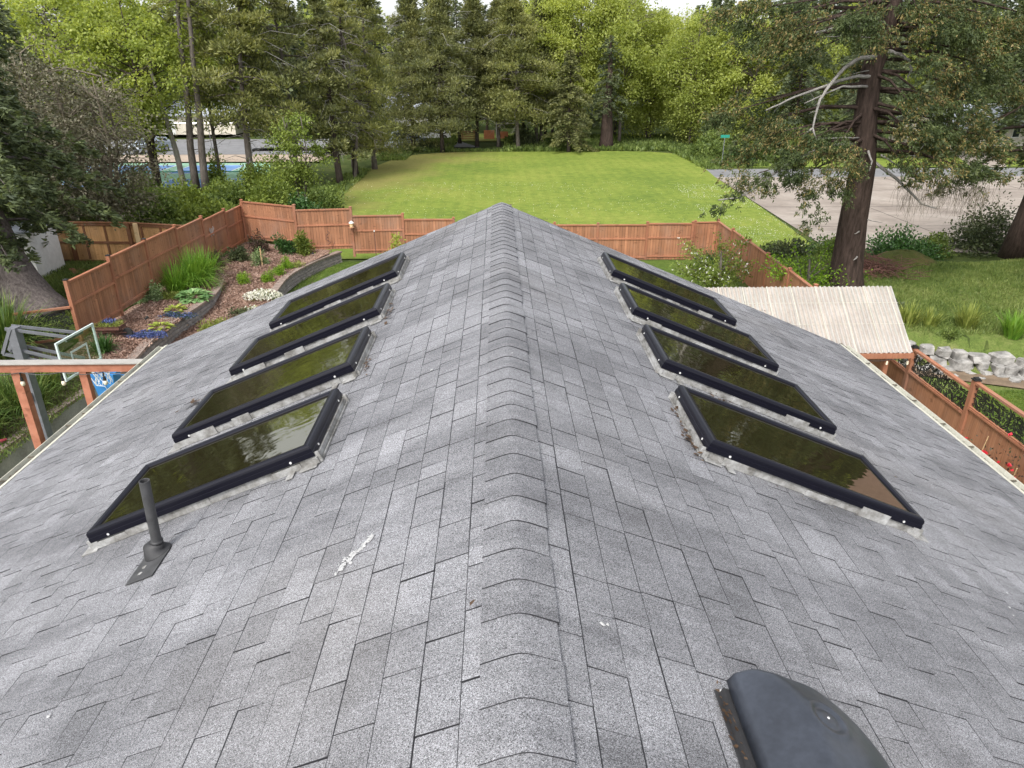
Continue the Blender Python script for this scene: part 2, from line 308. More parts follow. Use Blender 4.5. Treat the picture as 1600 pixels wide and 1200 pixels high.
# ------------------------------------------------------------------ mesh building
def nrm(v):
    v = np.asarray(v, float); return v/max(np.linalg.norm(v), 1e-9)
class MB:
    def __init__(s): s.v = []; s.f = []; s.mi = []; s.tone = []; s.n = 0; s.smooth = False
    def add(s, vs, fs, mi=0, tone=1.):
        s.v.extend([tuple(map(float, p)) for p in vs]); b = s.n; s.n += len(vs)
        for i, f in enumerate(fs):
            s.f.append([b+k for k in f]); s.mi.append(mi[i] if isinstance(mi, (list, tuple)) else mi); s.tone.append(tone)
        return s
    def box(s, lo, hi, mi=0, tone=1.):
        x0, y0, z0 = lo; x1, y1, z1 = hi
        return s.add([(x0,y0,z0),(x1,y0,z0),(x1,y1,z0),(x0,y1,z0),(x0,y0,z1),(x1,y0,z1),(x1,y1,z1),(x0,y1,z1)],
              [(0,3,2,1),(4,5,6,7),(0,1,5,4),(1,2,6,5),(2,3,7,6),(3,0,4,7)], mi, tone)
    def obox(s, o, ax, ay, az, lo, hi, mi=0, tone=1.):
        """box in a local frame"""
        o = np.array(o, float); ax, ay, az = map(np.array, (ax, ay, az)); P = []
        for z in (lo[2], hi[2]):
            for x, y in ((lo[0], lo[1]), (hi[0], lo[1]), (hi[0], hi[1]), (lo[0], hi[1])): P.append(o+ax*x+ay*y+az*z)
        F = [(0,3,2,1),(4,5,6,7),(0,1,5,4),(1,2,6,5),(2,3,7,6),(3,0,4,7)]
        if np.dot(np.cross(ax, ay), az) < 0: F = [f[::-1] for f in F]
        return s.add(P, F, mi, tone)
    def beam(s, a, b, wdt, hgt, mi=0, tone=1., up=(0, 0, 1)):
        a, b = np.array(a, float), np.array(b, float); d = nrm(b-a); up = np.array(up, float)
        if abs(np.dot(d, up)) > .95: up = np.array((0, 1., 0))
        x = nrm(np.cross(d, up)); z = np.cross(x, d); L = np.linalg.norm(b-a)
        return s.obox(a, x, d, z, (-wdt/2, 0, -hgt/2), (wdt/2, L, hgt/2), mi, tone)
    def tube(s, pts, rad, n=8, mi=0, cap=True, tone=1.):
        pts = [np.array(p, float) for p in pts]
        if isinstance(rad, (int, float)): rad = [rad]*len(pts)
        V = []; prev = None
        for i, p in enumerate(pts):
            d = nrm(pts[min(i+1, len(pts)-1)]-pts[max(i-1, 0)])
            if prev is None: prev = nrm(np.cross(d, (0, 0, 1) if abs(d[2]) < .9 else (1, 0, 0)))
            x = nrm(prev-d*np.dot(prev, d)); y = np.cross(d, x); prev = x
            for k in range(n):
                t = 2*math.pi*k/n; V.append(p+rad[i]*(x*math.cos(t)+y*math.sin(t)))
        F = []
        for i in range(len(pts)-1):
            for k in range(n):
                a = i*n+k; b = i*n+(k+1) % n; F.append((a, b, b+n, a+n))
        if cap: F.append(tuple(range(n))[::-1]); F.append(tuple(range((len(pts)-1)*n, len(pts)*n)))
        return s.add(V, F, mi, tone)
    def build(s, name, mats, parent=None, smooth=None, org=None):
        if not isinstance(mats, (list, tuple)): mats = [mats]
        if org is None: org = ORG.get(parent.name, (0, 0, 0)) if parent else (0, 0, 0)
        me = bpy.data.meshes.new(name); o3 = np.array(org, float)
        V = (np.array(s.v)-o3)
        me.from_pydata(V.tolist(), [], s.f); me.update()
        for m in mats: me.materials.append(m)
        me.polygons.foreach_set('material_index', s.mi)
        if (s.smooth if smooth is None else smooth): me.polygons.foreach_set('use_smooth', [True]*len(s.f))
        at = me.attributes.new('tone', 'FLOAT_COLOR', 'CORNER'); lt = np.zeros(len(me.loops), int)
        tot = np.array([len(f) for f in s.f]); t = np.repeat(np.array(s.tone, float), tot)
        c = np.ones((len(t), 4), np.float32); c[:, :3] = t[:, None]; at.data.foreach_set('color', c.ravel())
        return link(name, me, parent, org)
ORG = {}
def link(name, me, parent=None, org=(0, 0, 0)):
    o = bpy.data.objects.new(name, me); COL.objects.link(o)
    if parent: o.parent = parent; ORG[o.name] = ORG.get(parent.name, (0, 0, 0))
    else: o.location = org; ORG[o.name] = tuple(org)
    return o
def quads(name, P, mats, parent=None, org=None, mi=None):
    """P: (N,4,3) array of separate quads -> one mesh"""
    if org is None: org = ORG.get(parent.name, (0, 0, 0)) if parent else (0, 0, 0)
    N = len(P); V = (P.reshape(-1, 3)-np.array(org, float)).astype(np.float32)
    me = bpy.data.meshes.new(name); me.vertices.add(N*4); me.vertices.foreach_set('co', V.ravel())
    me.loops.add(N*4); me.loops.foreach_set('vertex_index', np.arange(N*4, dtype=np.int32))
    me.polygons.add(N); me.polygons.foreach_set('loop_start', np.arange(0, N*4, 4, dtype=np.int32))
    if not isinstance(mats, (list, tuple)): mats = [mats]
    for m in mats: me.materials.append(m)
    if mi is not None: me.polygons.foreach_set('material_index', np.asarray(mi, np.int32))
    me.update(calc_edges=True)
    return link(name, me, parent, org)
def tag(o, label=None, cat=None, group=None, kind=None):
    if label: o['label'] = label
    if cat: o['category'] = cat
    if group: o['group'] = group
    if kind: o['kind'] = kind
    return o
def thing(name, loc, label, cat, group=None):
    o = bpy.data.objects.new(name, None); COL.objects.link(o); o.location = loc; o.empty_display_size = .2
    ORG[o.name] = tuple(loc); return tag(o, label, cat, group)
def dup(root, loc, label, group=None, rz=0, sca=1):
    r = root.copy(); COL.objects.link(r); r.location = loc; r.rotation_euler = (0, 0, rz); r.scale = (sca,)*3; r['label'] = label
    if group: r['group'] = group
    for ch in list(root.children):
        c = ch.copy(); COL.objects.link(c); c.parent = r
        for g in ch.children:
            d = g.copy(); COL.objects.link(d); d.parent = c
    return r

def rnd_dirs(n):
    v = rng.normal(size=(n, 3)); return v/np.linalg.norm(v, axis=1)[:, None]
def unit(v): return v/np.maximum(np.linalg.norm(v, axis=1), 1e-9)[:, None]
def leaves(C, A, L, W, jit=.35, fold=None):
    """diamond leaves: C base centres, A axis directions, L lengths, W widths"""
    n = len(C); A = unit(A+rng.normal(size=(n, 3))*jit); S = unit(np.cross(A, rnd_dirs(n)))
    L = np.broadcast_to(L, n)[:, None]; W = np.broadcast_to(W, n)[:, None]
    return np.stack([C, C+A*L*.5+S*W*.5, C+A*L, C+A*L*.5-S*W*.5], 1)

# ------------------------------------------------------------------ terrain
def ss(x, a, b):
    t = np.clip((np.asarray(x, float)-a)/(b-a), 0, 1); return t*t*(3-2*t)
def ht0(x, y):
    x = np.asarray(x, float); y = np.asarray(y, float)
    left = 1.3*(1-ss(y, 38, 58))-.5*ss(y, 55, 66)
    yard = .45*ss(y, 8, 34)
    right = 1.0+.8*ss(y-.30*(x-12)*-1, 18.4, 19.6)*1.0
    bank = (1.0+.85*ss(y+.36*(x-12.4), 19.4, 20.1))
    right = bank*(1-ss(y, 27, 36))+.05*ss(y, 27, 36)
    right = right+.25*np.sin(x*.5+1)*np.cos(y*.4)*ss(y, 20, 24)*(1-ss(y, 30, 34))
    field = 0*x
    inner = yard*(1-ss(y, 34.3, 36.5))+field*ss(y, 34.3, 36.5)
    L = 1-ss(x, -13.6, -12.9-0*x); Rr = ss(x, 10.5, 11.3)
    # beyond the back fence the side levels run into the field
    z = inner*(1-L)*(1-Rr)+left*L+right*Rr
    far = ss(y, 108, 190)*(9+10*ss(x, 10, 90))
    return z+far
gx = np.unique(np.concatenate([np.arange(-150, -40, 5), np.arange(-40, -16, 1.), np.arange(-16, 24, .5), np.arange(24, 60, 1.), np.arange(60, 171, 5)]))
gy = np.unique(np.concatenate([np.arange(-60, 8, 4), np.arange(8, 40, .5), np.arange(40, 92, 1.), np.arange(92, 261, 4)]))
GX, GY = np.meshgrid(gx, gy); GZ = ht0(GX, GY)
def ht(x, y):
    x = np.atleast_1d(np.asarray(x, float)); y = np.atleast_1d(np.asarray(y, float)); x, y = np.broadcast_arrays(x, y)
    i = np.clip(np.searchsorted(gx, x)-1, 0, len(gx)-2); j = np.clip(np.searchsorted(gy, y)-1, 0, len(gy)-2)
    a = (x-gx[i])/(gx[i+1]-gx[i]); b = (y-gy[j])/(gy[j+1]-gy[j])
    return GZ[j, i]*(1-a)*(1-b)+GZ[j, i+1]*a*(1-b)+GZ[j+1, i]*(1-a)*b+GZ[j+1, i+1]*a*b
def h1(x, y): return float(ht(x, y)[0])
def gridmesh(name, X, Y, Z, mat, kind='structure', thick=0):
    ny, nx = X.shape; V = np.stack([X, Y, Z], -1).reshape(-1, 3)
    F = [(j*nx+i, j*nx+i+1, (j+1)*nx+i+1, (j+1)*nx+i) for j in range(ny-1) for i in range(nx-1)]
    b = MB(); b.add(V, F); o = b.build(name, mat, smooth=True); o['kind'] = kind; return o
gridmesh('ground', GX, GY, GZ, M['forest'])
def strip(name, ys, xl, xr, dz, mat, nx=30, step=1.):
    Y1 = np.arange(ys[0], ys[-1]+1e-6, step); a = np.interp(Y1, ys, xl); b = np.interp(Y1, ys, xr)
    t = np.linspace(0, 1, nx)[None, :]; X = a[:, None]*(1-t)+b[:, None]*t; Y = np.repeat(Y1[:, None], nx, 1)
    return gridmesh(name, X, Y, ht(X, Y)+dz, mat)
FY = [34.8, 39, 50, 64, 72, 79, 82, 84, 85]; FL = [-12.6, -12.8, -13.4, -13.0, -12.0, -10.6, -9.0, -6.0, -2.5]; FR = [13.5, 17.6, 18.5, 19.3, 20.2, 20.8, 20.0, 17.5, 13]
strip('field_lawn', FY, FL, FR, .05, M['field'], 40, .5)
strip('yard_lawn', [12, 34.2], [-8.9, -8.0], [10.4, 10.5], .035, M['lawn'])
strip('bank_grass', [12, 20, 27, 34], [11.3]*4, [26, 32, 36, 36], .03, M['rough'], 50, .5)
strip('neighbour_lawn', [11, 17.9], [11.4, 11.4], [20, 15.2], .06, M['lawn'], 20, .5)
strip('roadside_lawn', [70.6, 78], [23, 23], [70, 70], .05, M['field'], 20)
def flat(name, pts, z, mat, thick=.0):
    b = MB(); n = len(pts); b.add([(x, y, z) for x, y in pts], [tuple(range(n))]); o = b.build(name, mat); o['kind'] = 'structure'; return o
flat('parking_concrete', [(18.0, 38.0), (26, 36.6), (62, 34.5), (75, 40), (75, 64.2), (19.35, 64.2)], .10, M['concrete'])
flat('road', [(19.3, 64.2), (120, 64.2), (120, 70.4), (19.6, 69.5)], .085, M['asphalt'])
jb = MB()
for yy in (43.5, 50, 57): jb.box((18.8, yy-.03, .10), (74, yy+.03, .106))
for xx in (26, 34, 42, 50): jb.box((xx-.03, 38.6 if xx < 40 else 37, .1), (xx+.03, 64, .107))
jb.build('concrete_joints', M['joint'])['kind'] = 'structure'
flat('driveway_path', [(46, 70.3), (49.5, 70.3), (57, 84), (52, 84)], .12, M['concrete'])
# court, gravel, far road
flat('court_surface', [(-52, 60), (-18.5, 60), (-24, 78.8), (-52, 78.8)], -.38, M['court_green'])
cb = MB()
for x0, y0, x1, y1 in [(-46, 62, -40.2, 67.5), (-38.6, 62, -31.2, 67.5), (-29.6, 62, -21.5, 67.5), (-46, 71, -40, 77), (-38.4, 71, -33, 77), (-31.5, 71, -26, 77)]:
    cb.box((x0, y0, -.38), (x1, y1, -.372))
cb.build('court_playing_areas', M['court_blue'])['kind'] = 'structure'
cb = MB()
for x0, y0, x1, y1 in [(-46, 62, -40.2, 67.5), (-38.6, 62, -31.2, 67.5), (-29.6, 62, -21.5, 67.5), (-46, 71, -40, 77), (-38.4, 71, -33, 77), (-31.5, 71, -26, 77)]:
    for yy in (y0, (y0+y1)/2, y1): cb.box((x0, yy-.04, -.372), (x1, yy+.04, -.366))
    for xx in (x0, x1): cb.box((xx-.04, y0+.05, -.372), (xx+.04, y1-.05, -.365))
cb.build('court_lines', M['line'])['kind'] = 'structure'
flat('gravel_verge', [(-70, 79.5), (-19, 79.5), (-19, 92), (-70, 92)], -.33, M['beige'])
flat('far_parking', [(-70, 86), (-19, 86), (-22, 104), (-70, 104)], -.31, M['asphalt'])
flat('far_road', [(-30, 89), (-2, 89.5), (-4.5, 96), (-30, 96)], .06, M['asphalt'])
flat('far_verge', [(-19, 96.1), (2, 96.1), (3, 107), (-19, 107)], .12, M['field'])

# ------------------------------------------------------------------ the house
T = 5/12; TH = math.atan(T); CT, ST = math.cos(TH), math.sin(TH)
RX, RZ = .06, 7.52
Y0, Y1 = -4.0, 10.08
house = thing('house', (RX, 3, 0), 'grey shingle roofed house with two rows of black skylights, filling the foreground', 'house')
def fr(s):
    return np.array((RX, 0, RZ)), np.array((s*CT, 0, -ST)), np.array((0, 1., 0)), np.array((s*ST, 0, CT))
ULEN = {-1: 5.48, 1: 5.66}
exposure = .155; UST = {-1: .045, 1: .095}
for s in (-1, 1):
    o, U, V, N = fr(s); b = MB()
    # deck below the shingles
    b.obox(o, U, V, N, (.02, Y0+.02, -.16), (ULEN[s]-.02, Y1-.02, -.012), 1)
    rows = int(ULEN[s]/exposure)+1
    def P(u, v, n): return o+U*u+V*v+N*n
    sky = [(4.27, 5.60, 6.97, 8.33), (4.33, 5.67, 7.01, 8.39)][s > 0]
    for i in range(rows):
        u0 = UST[s]+i*exposure; u1 = min(u0+exposure, ULEN[s])
        if u1-u0 < .02: continue
        u0 += .0022; us = u0+.0038
        v = Y0-random.random()*.3; k = 0
        rt = random.gauss(1, .03)
        while v < Y1:
            wd = random.choice([.15, .21, .25, .30, .34, .40])+random.uniform(-.03, .03); v2 = min(v+wd, Y1)
            if v2-v < .02: break
            va = max(v, Y0); th = .0058+random.uniform(-.0012, .0012); tone = rt*random.gauss(1, .062)*(1.03 if k % 2 else .98)
            g = random.choice([.001, .0014, .002]); ja, jb_ = random.uniform(-.004, .004), random.uniform(-.004, .004)
            d1 = random.uniform(-.002, .002)
            a0, a1 = va+g+ja, va+g+jb_; c0, c1 = v2-g, v2-g
            n0, n1 = .002+(th-.0058), th
            b.add([P(u0, a0, n0+.0003), P(us, a0, n0+.0006), P(us, c0, n0+.0006), P(u0, c0, n0+.0003)], [(0, 1, 2, 3) if s > 0 else (3, 2, 1, 0)], [1], 1)  # butt shadow and dirt painted as a dark strip along each tab
            Q = [P(us, a0, n0+.0006), P(u1+d1, a1, n1), P(u1+d1, c1, n1-.0022), P(us, c0, n0-.0006), P(u0, a0, -.006), P(u1+d1, a1, -.006), P(u1+d1, c1, -.006), P(u0, c0, -.006)]
            Fc = [(0, 1, 2, 3), (1, 5, 6, 2), (4, 5, 1, 0), (3, 2, 6, 7)]
            if s < 0: Fc = [f[::-1] for f in Fc]
            b.add(Q, Fc, [0, 1, 1, 1], tone)
            v = v2; k += 1
    b.obox(o, U, V, N, (.02, Y0, -.0115), (ULEN[s]-.01, Y1-.005, -.006), 1)
    ob = b.build('roof', [M['shingle'], M['asphalt_edge_and_shade_line']], house)
    ob['label'] = 'left roof slope of grey shingles' if s < 0 else 'right roof slope of grey shingles'
# ridge caps
b = MB(); y = Y0; capw = .138; i = 0
xs = np.linspace(-capw, capw, 15)
while y < Y1-.01:
    e = .186+random.uniform(-.006, .006); y2 = min(y+e, Y1+.01); tone = random.gauss(.98, .035); hw = random.uniform(-.004, .004); tw = random.uniform(-.004, .004)
    rows_ = []
    for yy, off in ((y, .020), (y+.35*e, .0165), (y2+.004, .011)):
        rows_.append([(RX+.010+x*(1+hw*4)+hw, yy+tw*x/.15+random.uniform(-.0008, .0008), RZ+.0085+off*.6-T*math.sqrt(x*x+.032**2)) for x in xs])
    lo = [(p[0], p[1]+.0005, p[2]-.008) for p in rows_[0]]
    n = len(xs); V = lo+rows_[0]+rows_[1]+rows_[2]
    F = []; mi = []
    for j in range(3):
        for k in range(n-1): F.append((j*n+k, j*n+k+1, (j+1)*n+k+1, (j+1)*n+k)); mi.append(1 if j == 0 else 0)
    # side skirts
    for k in (0, n-1):
        A, B_ = rows_[0][k], rows_[2][k]; q = [A, B_, (B_[0], B_[1], B_[2]-.02), (A[0], A[1], A[2]-.02)]
        bi = len(V); V = V+q; F.append((bi, bi+1, bi+2, bi+3)); mi.append(1)
    b.add(V, F, mi, tone); y = y2
ob = b.build('ridge_cap', [M['cap'], M['asphalt_edge_and_shade_line']], house); 
# walls below, fascia, gutters
b = MB(); b.box((-4.55, Y0+.3, 0), (-4.45, Y1-.4, 5.45)); b.box((4.7, Y0+.3, 0), (4.8, Y1-.4, 5.4)); b.box((-4.44, Y1-.5, 0), (4.69, Y1-.4, 5.42)); b.box((-4.44, Y0+.3, 0), (4.69, Y0+.4, 5.42))
b.add([(-4.5, Y1-.41, 5.42), (4.75, Y1-.41, 5.42), (RX, Y1-.41, 7.3)], [(0, 2, 1)]); b.add([(-4.5, Y0+.41, 5.42), (4.75, Y0+.41, 5.42), (RX, Y0+.41, 7.3)], [(0, 1, 2)])
b.build('wall', M['siding'], house)
for s in (-1, 1):
    o, U, V, N = fr(s); E = o+U*ULEN[s]; ex, ez = E[0], E[2]
    b = MB(); b.box((min(ex-s*.03, ex-s*.01), Y0, ez-.2), (max(ex-s*.03, ex-s*.01), Y1-.01, ez-.03)); b.build('fascia', M['gutter'], house)
    # gutter: open trough section
    sec = [(.0, -.015), (.0, -.11), (.02, -.125), (.085, -.125), (.115, -.06), (.125, -.005), (.112, -.0), (.106, -.02), (.08, -.112), (.012, -.11), (.006, -.015)]
    b = MB(); V_ = []; ys = np.linspace(Y0, Y1+.02, 12)
    for yy in ys: V_ += [(ex+s*(x-.005), yy+0, ez+z+.003*math.sin(yy*1.3)) for x, z in sec]
    n = len(sec); F = [(j*n+k, j*n+(k+1) % n, (j+1)*n+(k+1) % n, (j+1)*n+k) for j in range(len(ys)-1) for k in range(n)]
    F += [tuple(range(n)), tuple(range((len(ys)-1)*n, len(ys)*n))]
    b.add(V_, F); b.box((min(ex, ex+s*.105), Y1+.02, ez-.12), (max(ex, ex+s*.105), Y1+.025, ez-.02))
    gt = b.build('gutter', M['gutter'], house)
    # lip flange on the shingle side, hangers and muck
    b = MB(); b.obox(o, U, V, N, (ULEN[s]-.035, Y0, .006), (ULEN[s]+.02, Y1+.01, .012)); b.build('drip_edge', M['gutter'], house)
    for k in range(22):
        b = MB(); yy = Y0+.3+k*.62+random.uniform(-.1, .1); b.box((min(ex+s*.0, ex+s*.11), yy, ez-.012), (max(ex, ex+s*.11), yy+.022, ez-.006)); b.build('gutter_hanger', M['gutter_in'], gt)
    b = MB()
    for k in range(60):
        yy = random.uniform(0, Y1); L = random.uniform(.03, .2); b.box((min(ex+s*.03, ex+s*.075), yy, ez-.111), (max(ex+s*.03, ex+s*.075), yy+L, ez-random.uniform(.02, .08)))
    b.build('gutter_debris', M['gutter_in'], gt)['kind'] = 'stuff'

# skylights
HU = 1.64; HV = .87
for s, cs, u_a in ((-1, (4.27, 5.60, 6.97, 8.33), 1.27), (1, (4.33, 5.67, 7.01, 8.39), 1.335)):
    o, U, V, N = fr(s)
    names = ['nearest', 'second nearest', 'third nearest', 'farthest']
    for q, vc in enumerate(cs):
        u0, u1, v0, v1 = u_a, u_a+HU, vc-HV/2, vc+HV/2; fw = .062
        b = MB()
        # frame profile swept round the rectangle: skirt, rounded shoulder, top, inner lip (n offsets)
        prof = [(0, .062), (0, .118), (.004, .130), (.012, .138), (.024, .142), (.046, .139), (.058, .131), (fw, .126), (fw, .10)]
        prof = [(-.004, .062), (-.004, .092), (0, .094)] + prof[1:]
        loops = []
        for ins, n_ in prof: loops.append([o+U*(u0+ins)+V*(v0+ins)+N*n_, o+U*(u1-ins)+V*(v0+ins)+N*n_, o+U*(u1-ins)+V*(v1-ins)+N*n_, o+U*(u0+ins)+V*(v1-ins)+N*n_])
        F = []
        for j in range(len(prof)-1):
            for k in range(4):
                f = (j*4+k, j*4+(k+1) % 4, (j+1)*4+(k+1) % 4, (j+1)*4+k); F.append(f if s > 0 else f[::-1])
        b.add([p for L in loops for p in L], F)
        sk = b.build('skylight', M['black_alu'], house)
        sk['label'] = f"{names[q]} black framed skylight on the {'left' if s < 0 else 'right'} slope"
        g = MB(); g.obox(o, U, V, N, (u0+fw-.004, v0+fw-.004, .112), (u1-fw+.004, v1-fw+.004, .122)); g.build('pane', M['glass'], sk)
        # curb + step flashing, uneven
        c = MB(); c.obox(o, U, V, N, (u0+.02, v0+.02, -.01), (u1-.02, v1-.02, .1), 0)
        for vv, sg in ((v0+.02, -1), (v1-.02, 1)):
            uu = u0-.03
            while uu < u1+.02:
                L = random.uniform(.14, .24); hh = random.uniform(.045, .085); ww = random.uniform(.004, .03)
                va, vb = (vv-ww, vv) if sg < 0 else (vv, vv+ww)
                c.obox(o, U, V, N, (uu, va, .006), (min(uu+L, u1+.03), vb, hh), 0, random.uniform(.75, 1.1)); uu += L-.0
        c.obox(o, U, V, N, (u1-.02, v0-.03, .005), (u1+.10, v1+.02, .012), 0, .85)
        c.obox(o, U, V, N, (u0-.012, v0-.012, .012), (u0+.02, v1+.012, .055), 0, .8)
        c.obox(o, U, V, N, (u0-.0, v0-.055, .012), (u0+.12, v0+.02, .018), 0, 1.1)
        c.obox(o, U, V, N, (u0-.026, v0, .008), (u0-.02, v1, .022), 0, .8)
        c.obox(o, U, V, N, (u0+.16, v0-.085, .012), (u0+.21, v0+.02, .017), 0, .9)
        c.build('flashing', M['flash'], sk)
        d = MB()
        for uu in (u0+.16, u1-.14):
            for vv in (v0-.004, v1+.004):
                p = o+U*uu+V*vv+N*.078; d = MB(); d.tube([p-V*.003, p+V*.003], .0085, 8); d.build('screw', M['screw'], sk)
        for vv in (v0+.12, v1-.12):
            p = o+U*(u0-.004)+V*vv+N*.078; d = MB(); d.tube([p-U*.003, p+U*.003], .0085, 8); d.build('screw', M['screw'], sk)

# plumbing vent pipe
p0 = np.array((-2.01, 3.45, RZ-T*(2.07))); o, U, V, N = fr(-1)
vp = MB(); ax = nrm((.035, 0, 1)); r_ = .029
ring = []; 
vp.tube([p0-ax*.05, p0+ax*.505], r_, 20, cap=False); vp.tube([p0+ax*.505, p0+ax*.2], r_-.005, 20, cap=False)
tp = p0+ax*.505; X = np.array((1, 0, 0)); Yv = np.array((0, 1, 0)); nn = 20
ring = [tp+rr*(X*math.cos(2*math.pi*k/nn)+Yv*math.sin(2*math.pi*k/nn)) for rr in (r_, r_-.005) for k in range(nn)]
vp.add(ring, [(k, (k+1) % nn, nn+(k+1) % nn, nn+k) for k in range(nn)])
pipe = vp.build('vent_pipe', M['pipe_black'], house, smooth=False)
bt = MB(); bt.tube([p0+N*.004, p0+N*.02, p0+N*.05+ax*.005, p0+ax*.075, p0+ax*.085], [.082, .078, .06, .042, .034], 24); bt.tube([p0+ax*.08, p0+ax*.10], .036, 20)
bt.build('rubber_boot', M['rubber'], pipe, smooth=True)
pl = MB(); uc = np.dot(p0-o, U); pl.obox(o, U, V, N, (uc-.085, 3.20, .010), (uc+.092, 3.44, .013)); 
pl.build('base_plate', M['pipe_black'], pipe)
pp = MB()
for (du, dv, r) in ((.03, -.12, .018), (.03, -.18, .015)):
    c = p0+U*du+V*dv+N*.0145; pp.add([c+r*(U*math.cos(t)*random.uniform(.6, 1.2)+V*math.sin(t)*random.uniform(.6, 1.2)) for t in np.linspace(0, 6.28, 10)[:-1]], [tuple(range(9))[::-1]])
pp.build('sealant_spot', M['flash'], pipe)

# slant-back roof vent, black plastic hood, right slope
o, U, V, N = fr(1)
cu = (1.09-RX)/CT-.02-.018; cv = 1.60; hs_ = .272
vb = MB(); vb.smooth = True
nn = 60; t = np.linspace(-1, 1, nn)
def hood_h(a, b_, bn):
    h = .215-.055*abs(bn)**2.4-.085*max(a+.2, 0)**2.0-.012*max(0, abs(bn)-.9)*10
    f = .105+.85*(a+1)*hs_; k_ = .02; h = -k_*math.log(math.exp(-h/k_)+math.exp(-f/k_))+.012*math.exp(-((h-f)/.05)**2)
    cr = math.hypot(a+.22, b_-.22)*hs_; h += -.006*math.exp(-((cr-.045)/.012)**2)+.005*math.exp(-((cr-.066)/.014)**2)
    return h
V_ = []
for j in range(nn):
    for i in range(nn):
        a, b_ = t[i], t[j]; q = max(0, (a+.45)/1.45); lim = max(.30, (1-q**2.3)**(1/2.3)) if q < 1 else .30; lim = lim*(1-.06*(1-a)/2*0)
        a2 = a-.05*abs(b_)*(a > 0); b2 = b_*lim
        V_.append(o+U*(cu+a2*hs_)+V*(cv+b2*hs_)+N*hood_h(a2, b2, b_))
F = [(j*nn+i, j*nn+i+1, (j+1)*nn+i+1, (j+1)*nn+i) for j in range(nn-1) for i in range(nn-1)]
edge = [j for j in range(nn)]+[nn*j+nn-1 for j in range(1, nn)]+[nn*(nn-1)+i for i in range(nn-2, -1, -1)]+[nn*j for j in range(nn-2, 0, -1)]
base = len(V_); cen = o+U*cu+V*cv
for d, ex_ in ((.012, .006), (.055, .012), (.056, .0), (.02, -.012)):
    for e in edge:
        p = V_[e]; rel = p-cen; rel = rel-N*np.dot(rel, N); V_.append(p-N*d+nrm(rel)*ex_)
ne = len(edge)
for k in range(ne): F.append((edge[k], base+k, base+(k+1) % ne, edge[(k+1) % ne]))
for L in range(3):
    for k in range(ne): F.append((base+L*ne+k, base+(L+1)*ne+k, base+(L+1)*ne+(k+1) % ne, base+L*ne+(k+1) % ne))
vb.add(V_, F)
rv = vb.build('roof_vent', M['vent_plastic'], house, smooth=True)
c = MB(); c.obox(o, U, V, N, (cu-.272, cv-.25, .0), (cu+.08, cv+.24, .085)); c.obox(o, U, V, N, (cu-.315, cv-.28, .011), (cu+.16, cv+.262, .015)); c.obox(o, U, V, N, (cu-.300, cv-.26, .016), (cu-.275, cv+.25, .045))
c.build('vent_base', M['rubber'], rv)
c = MB()
for dv in (-.22, 0., .26):
    p = o+U*(cu-.288)+V*(cv+dv)+N*.014; c = MB(); c.tube([p, p+N*.006], .008, 8); c.build('screw', M['screw'], rv)
c = MB(); p = o+U*(cu-.22*hs_)+V*(cv+.22*hs_)+N*(.2125); c.tube([p, p+N*.004], [.006, .004], 8)
c.build('screw', M['screw'], rv)

# sealant scrape and bird droppings on the shingles
def blob(name, s, u, v, pts, mat, thick=.004):
    o, U, V, N = fr(s); b = MB(); n = len(pts); top = [o+U*(u+a)+V*(v+c)+N*.0125 for a, c in pts]; lo = [p-N*thick for p in top]
    b.add(top+lo, [tuple(range(n))]+[(k, (k+1) % n, n+(k+1) % n, n+k)[::-1] for k in range(n)]); return b.build(name, mat, house)
b = MB(); o, U, V, N = fr(-1)
pth = [(.80, 2.585), (.785, 2.62), (.79, 2.64), (.755, 2.66), (.735, 2.68), (.72, 2.70), (.70, 2.715), (.685, 2.74), (.665, 2.77), (.66, 2.80)]
pa = np.array(pth)
for _ in range(95):
    q = random.random(); k_ = q*(len(pa)-1.001); c_ = pa[int(k_)]*(1-k_%1)+pa[int(k_)+1]*(k_%1); wd_ = .006+.012*math.sin(q*3.1)+(.012 if .25 < q < .55 else 0)
    c = o+U*(c_[0]+.06+random.gauss(0, wd_*.6))+V*(c_[1]+random.gauss(0, wd_*.7))+N*.0085; r = random.uniform(.003, .011); a0 = random.uniform(0, 3.1); e1 = U*math.cos(a0)+V*math.sin(a0); e2 = -U*math.sin(a0)+V*math.cos(a0)
    b.add([c+r*(e1*math.cos(w2)*1.7+e2*math.sin(w2)*.7)*random.uniform(.6, 1.3) for w2 in np.linspace(0, 6.283, 8)[:-1]]+[c+N*random.uniform(.002, .004)], [(k, (k+1) % 7, 7) for k in range(7)], 0, 1)
b.build('sealant_scrape', M['sealant'], house)
b = MB()
for s, cu_, cv_, n_, sp in ((-1, 3.12, 4.98, 5, .05), (-1, 4.4, 8.4, 2, .03), (-1, 2.3, 2.1, 2, .1), (1, .38, 2.03, 2, .02), (1, 2.55, 2.2, 2, .12), (1, 3.4, 3.4, 3, .3), (-1, .3, 5, 2, .3)):
    o, U, V, N = fr(s)
    for _ in range(n_):
        c = o+U*(cu_+random.gauss(0, sp))+V*(cv_+random.gauss(0, sp))+N*.012; r = random.uniform(.006, .014)
        b.add([c+r*random.uniform(.5, 1.3)*(U*math.cos(a)+V*math.sin(a)) for a in np.linspace(0, 6.28, 8)[:-1]]+[c+N*.006], [(k, (k+1) % 7, 7) for k in range(7)])
tag(b.build('bird_droppings', M['sealant'], org=(0, 0, 0)), 'small white bird droppings scattered on the grey shingles', 'droppings', kind='stuff')
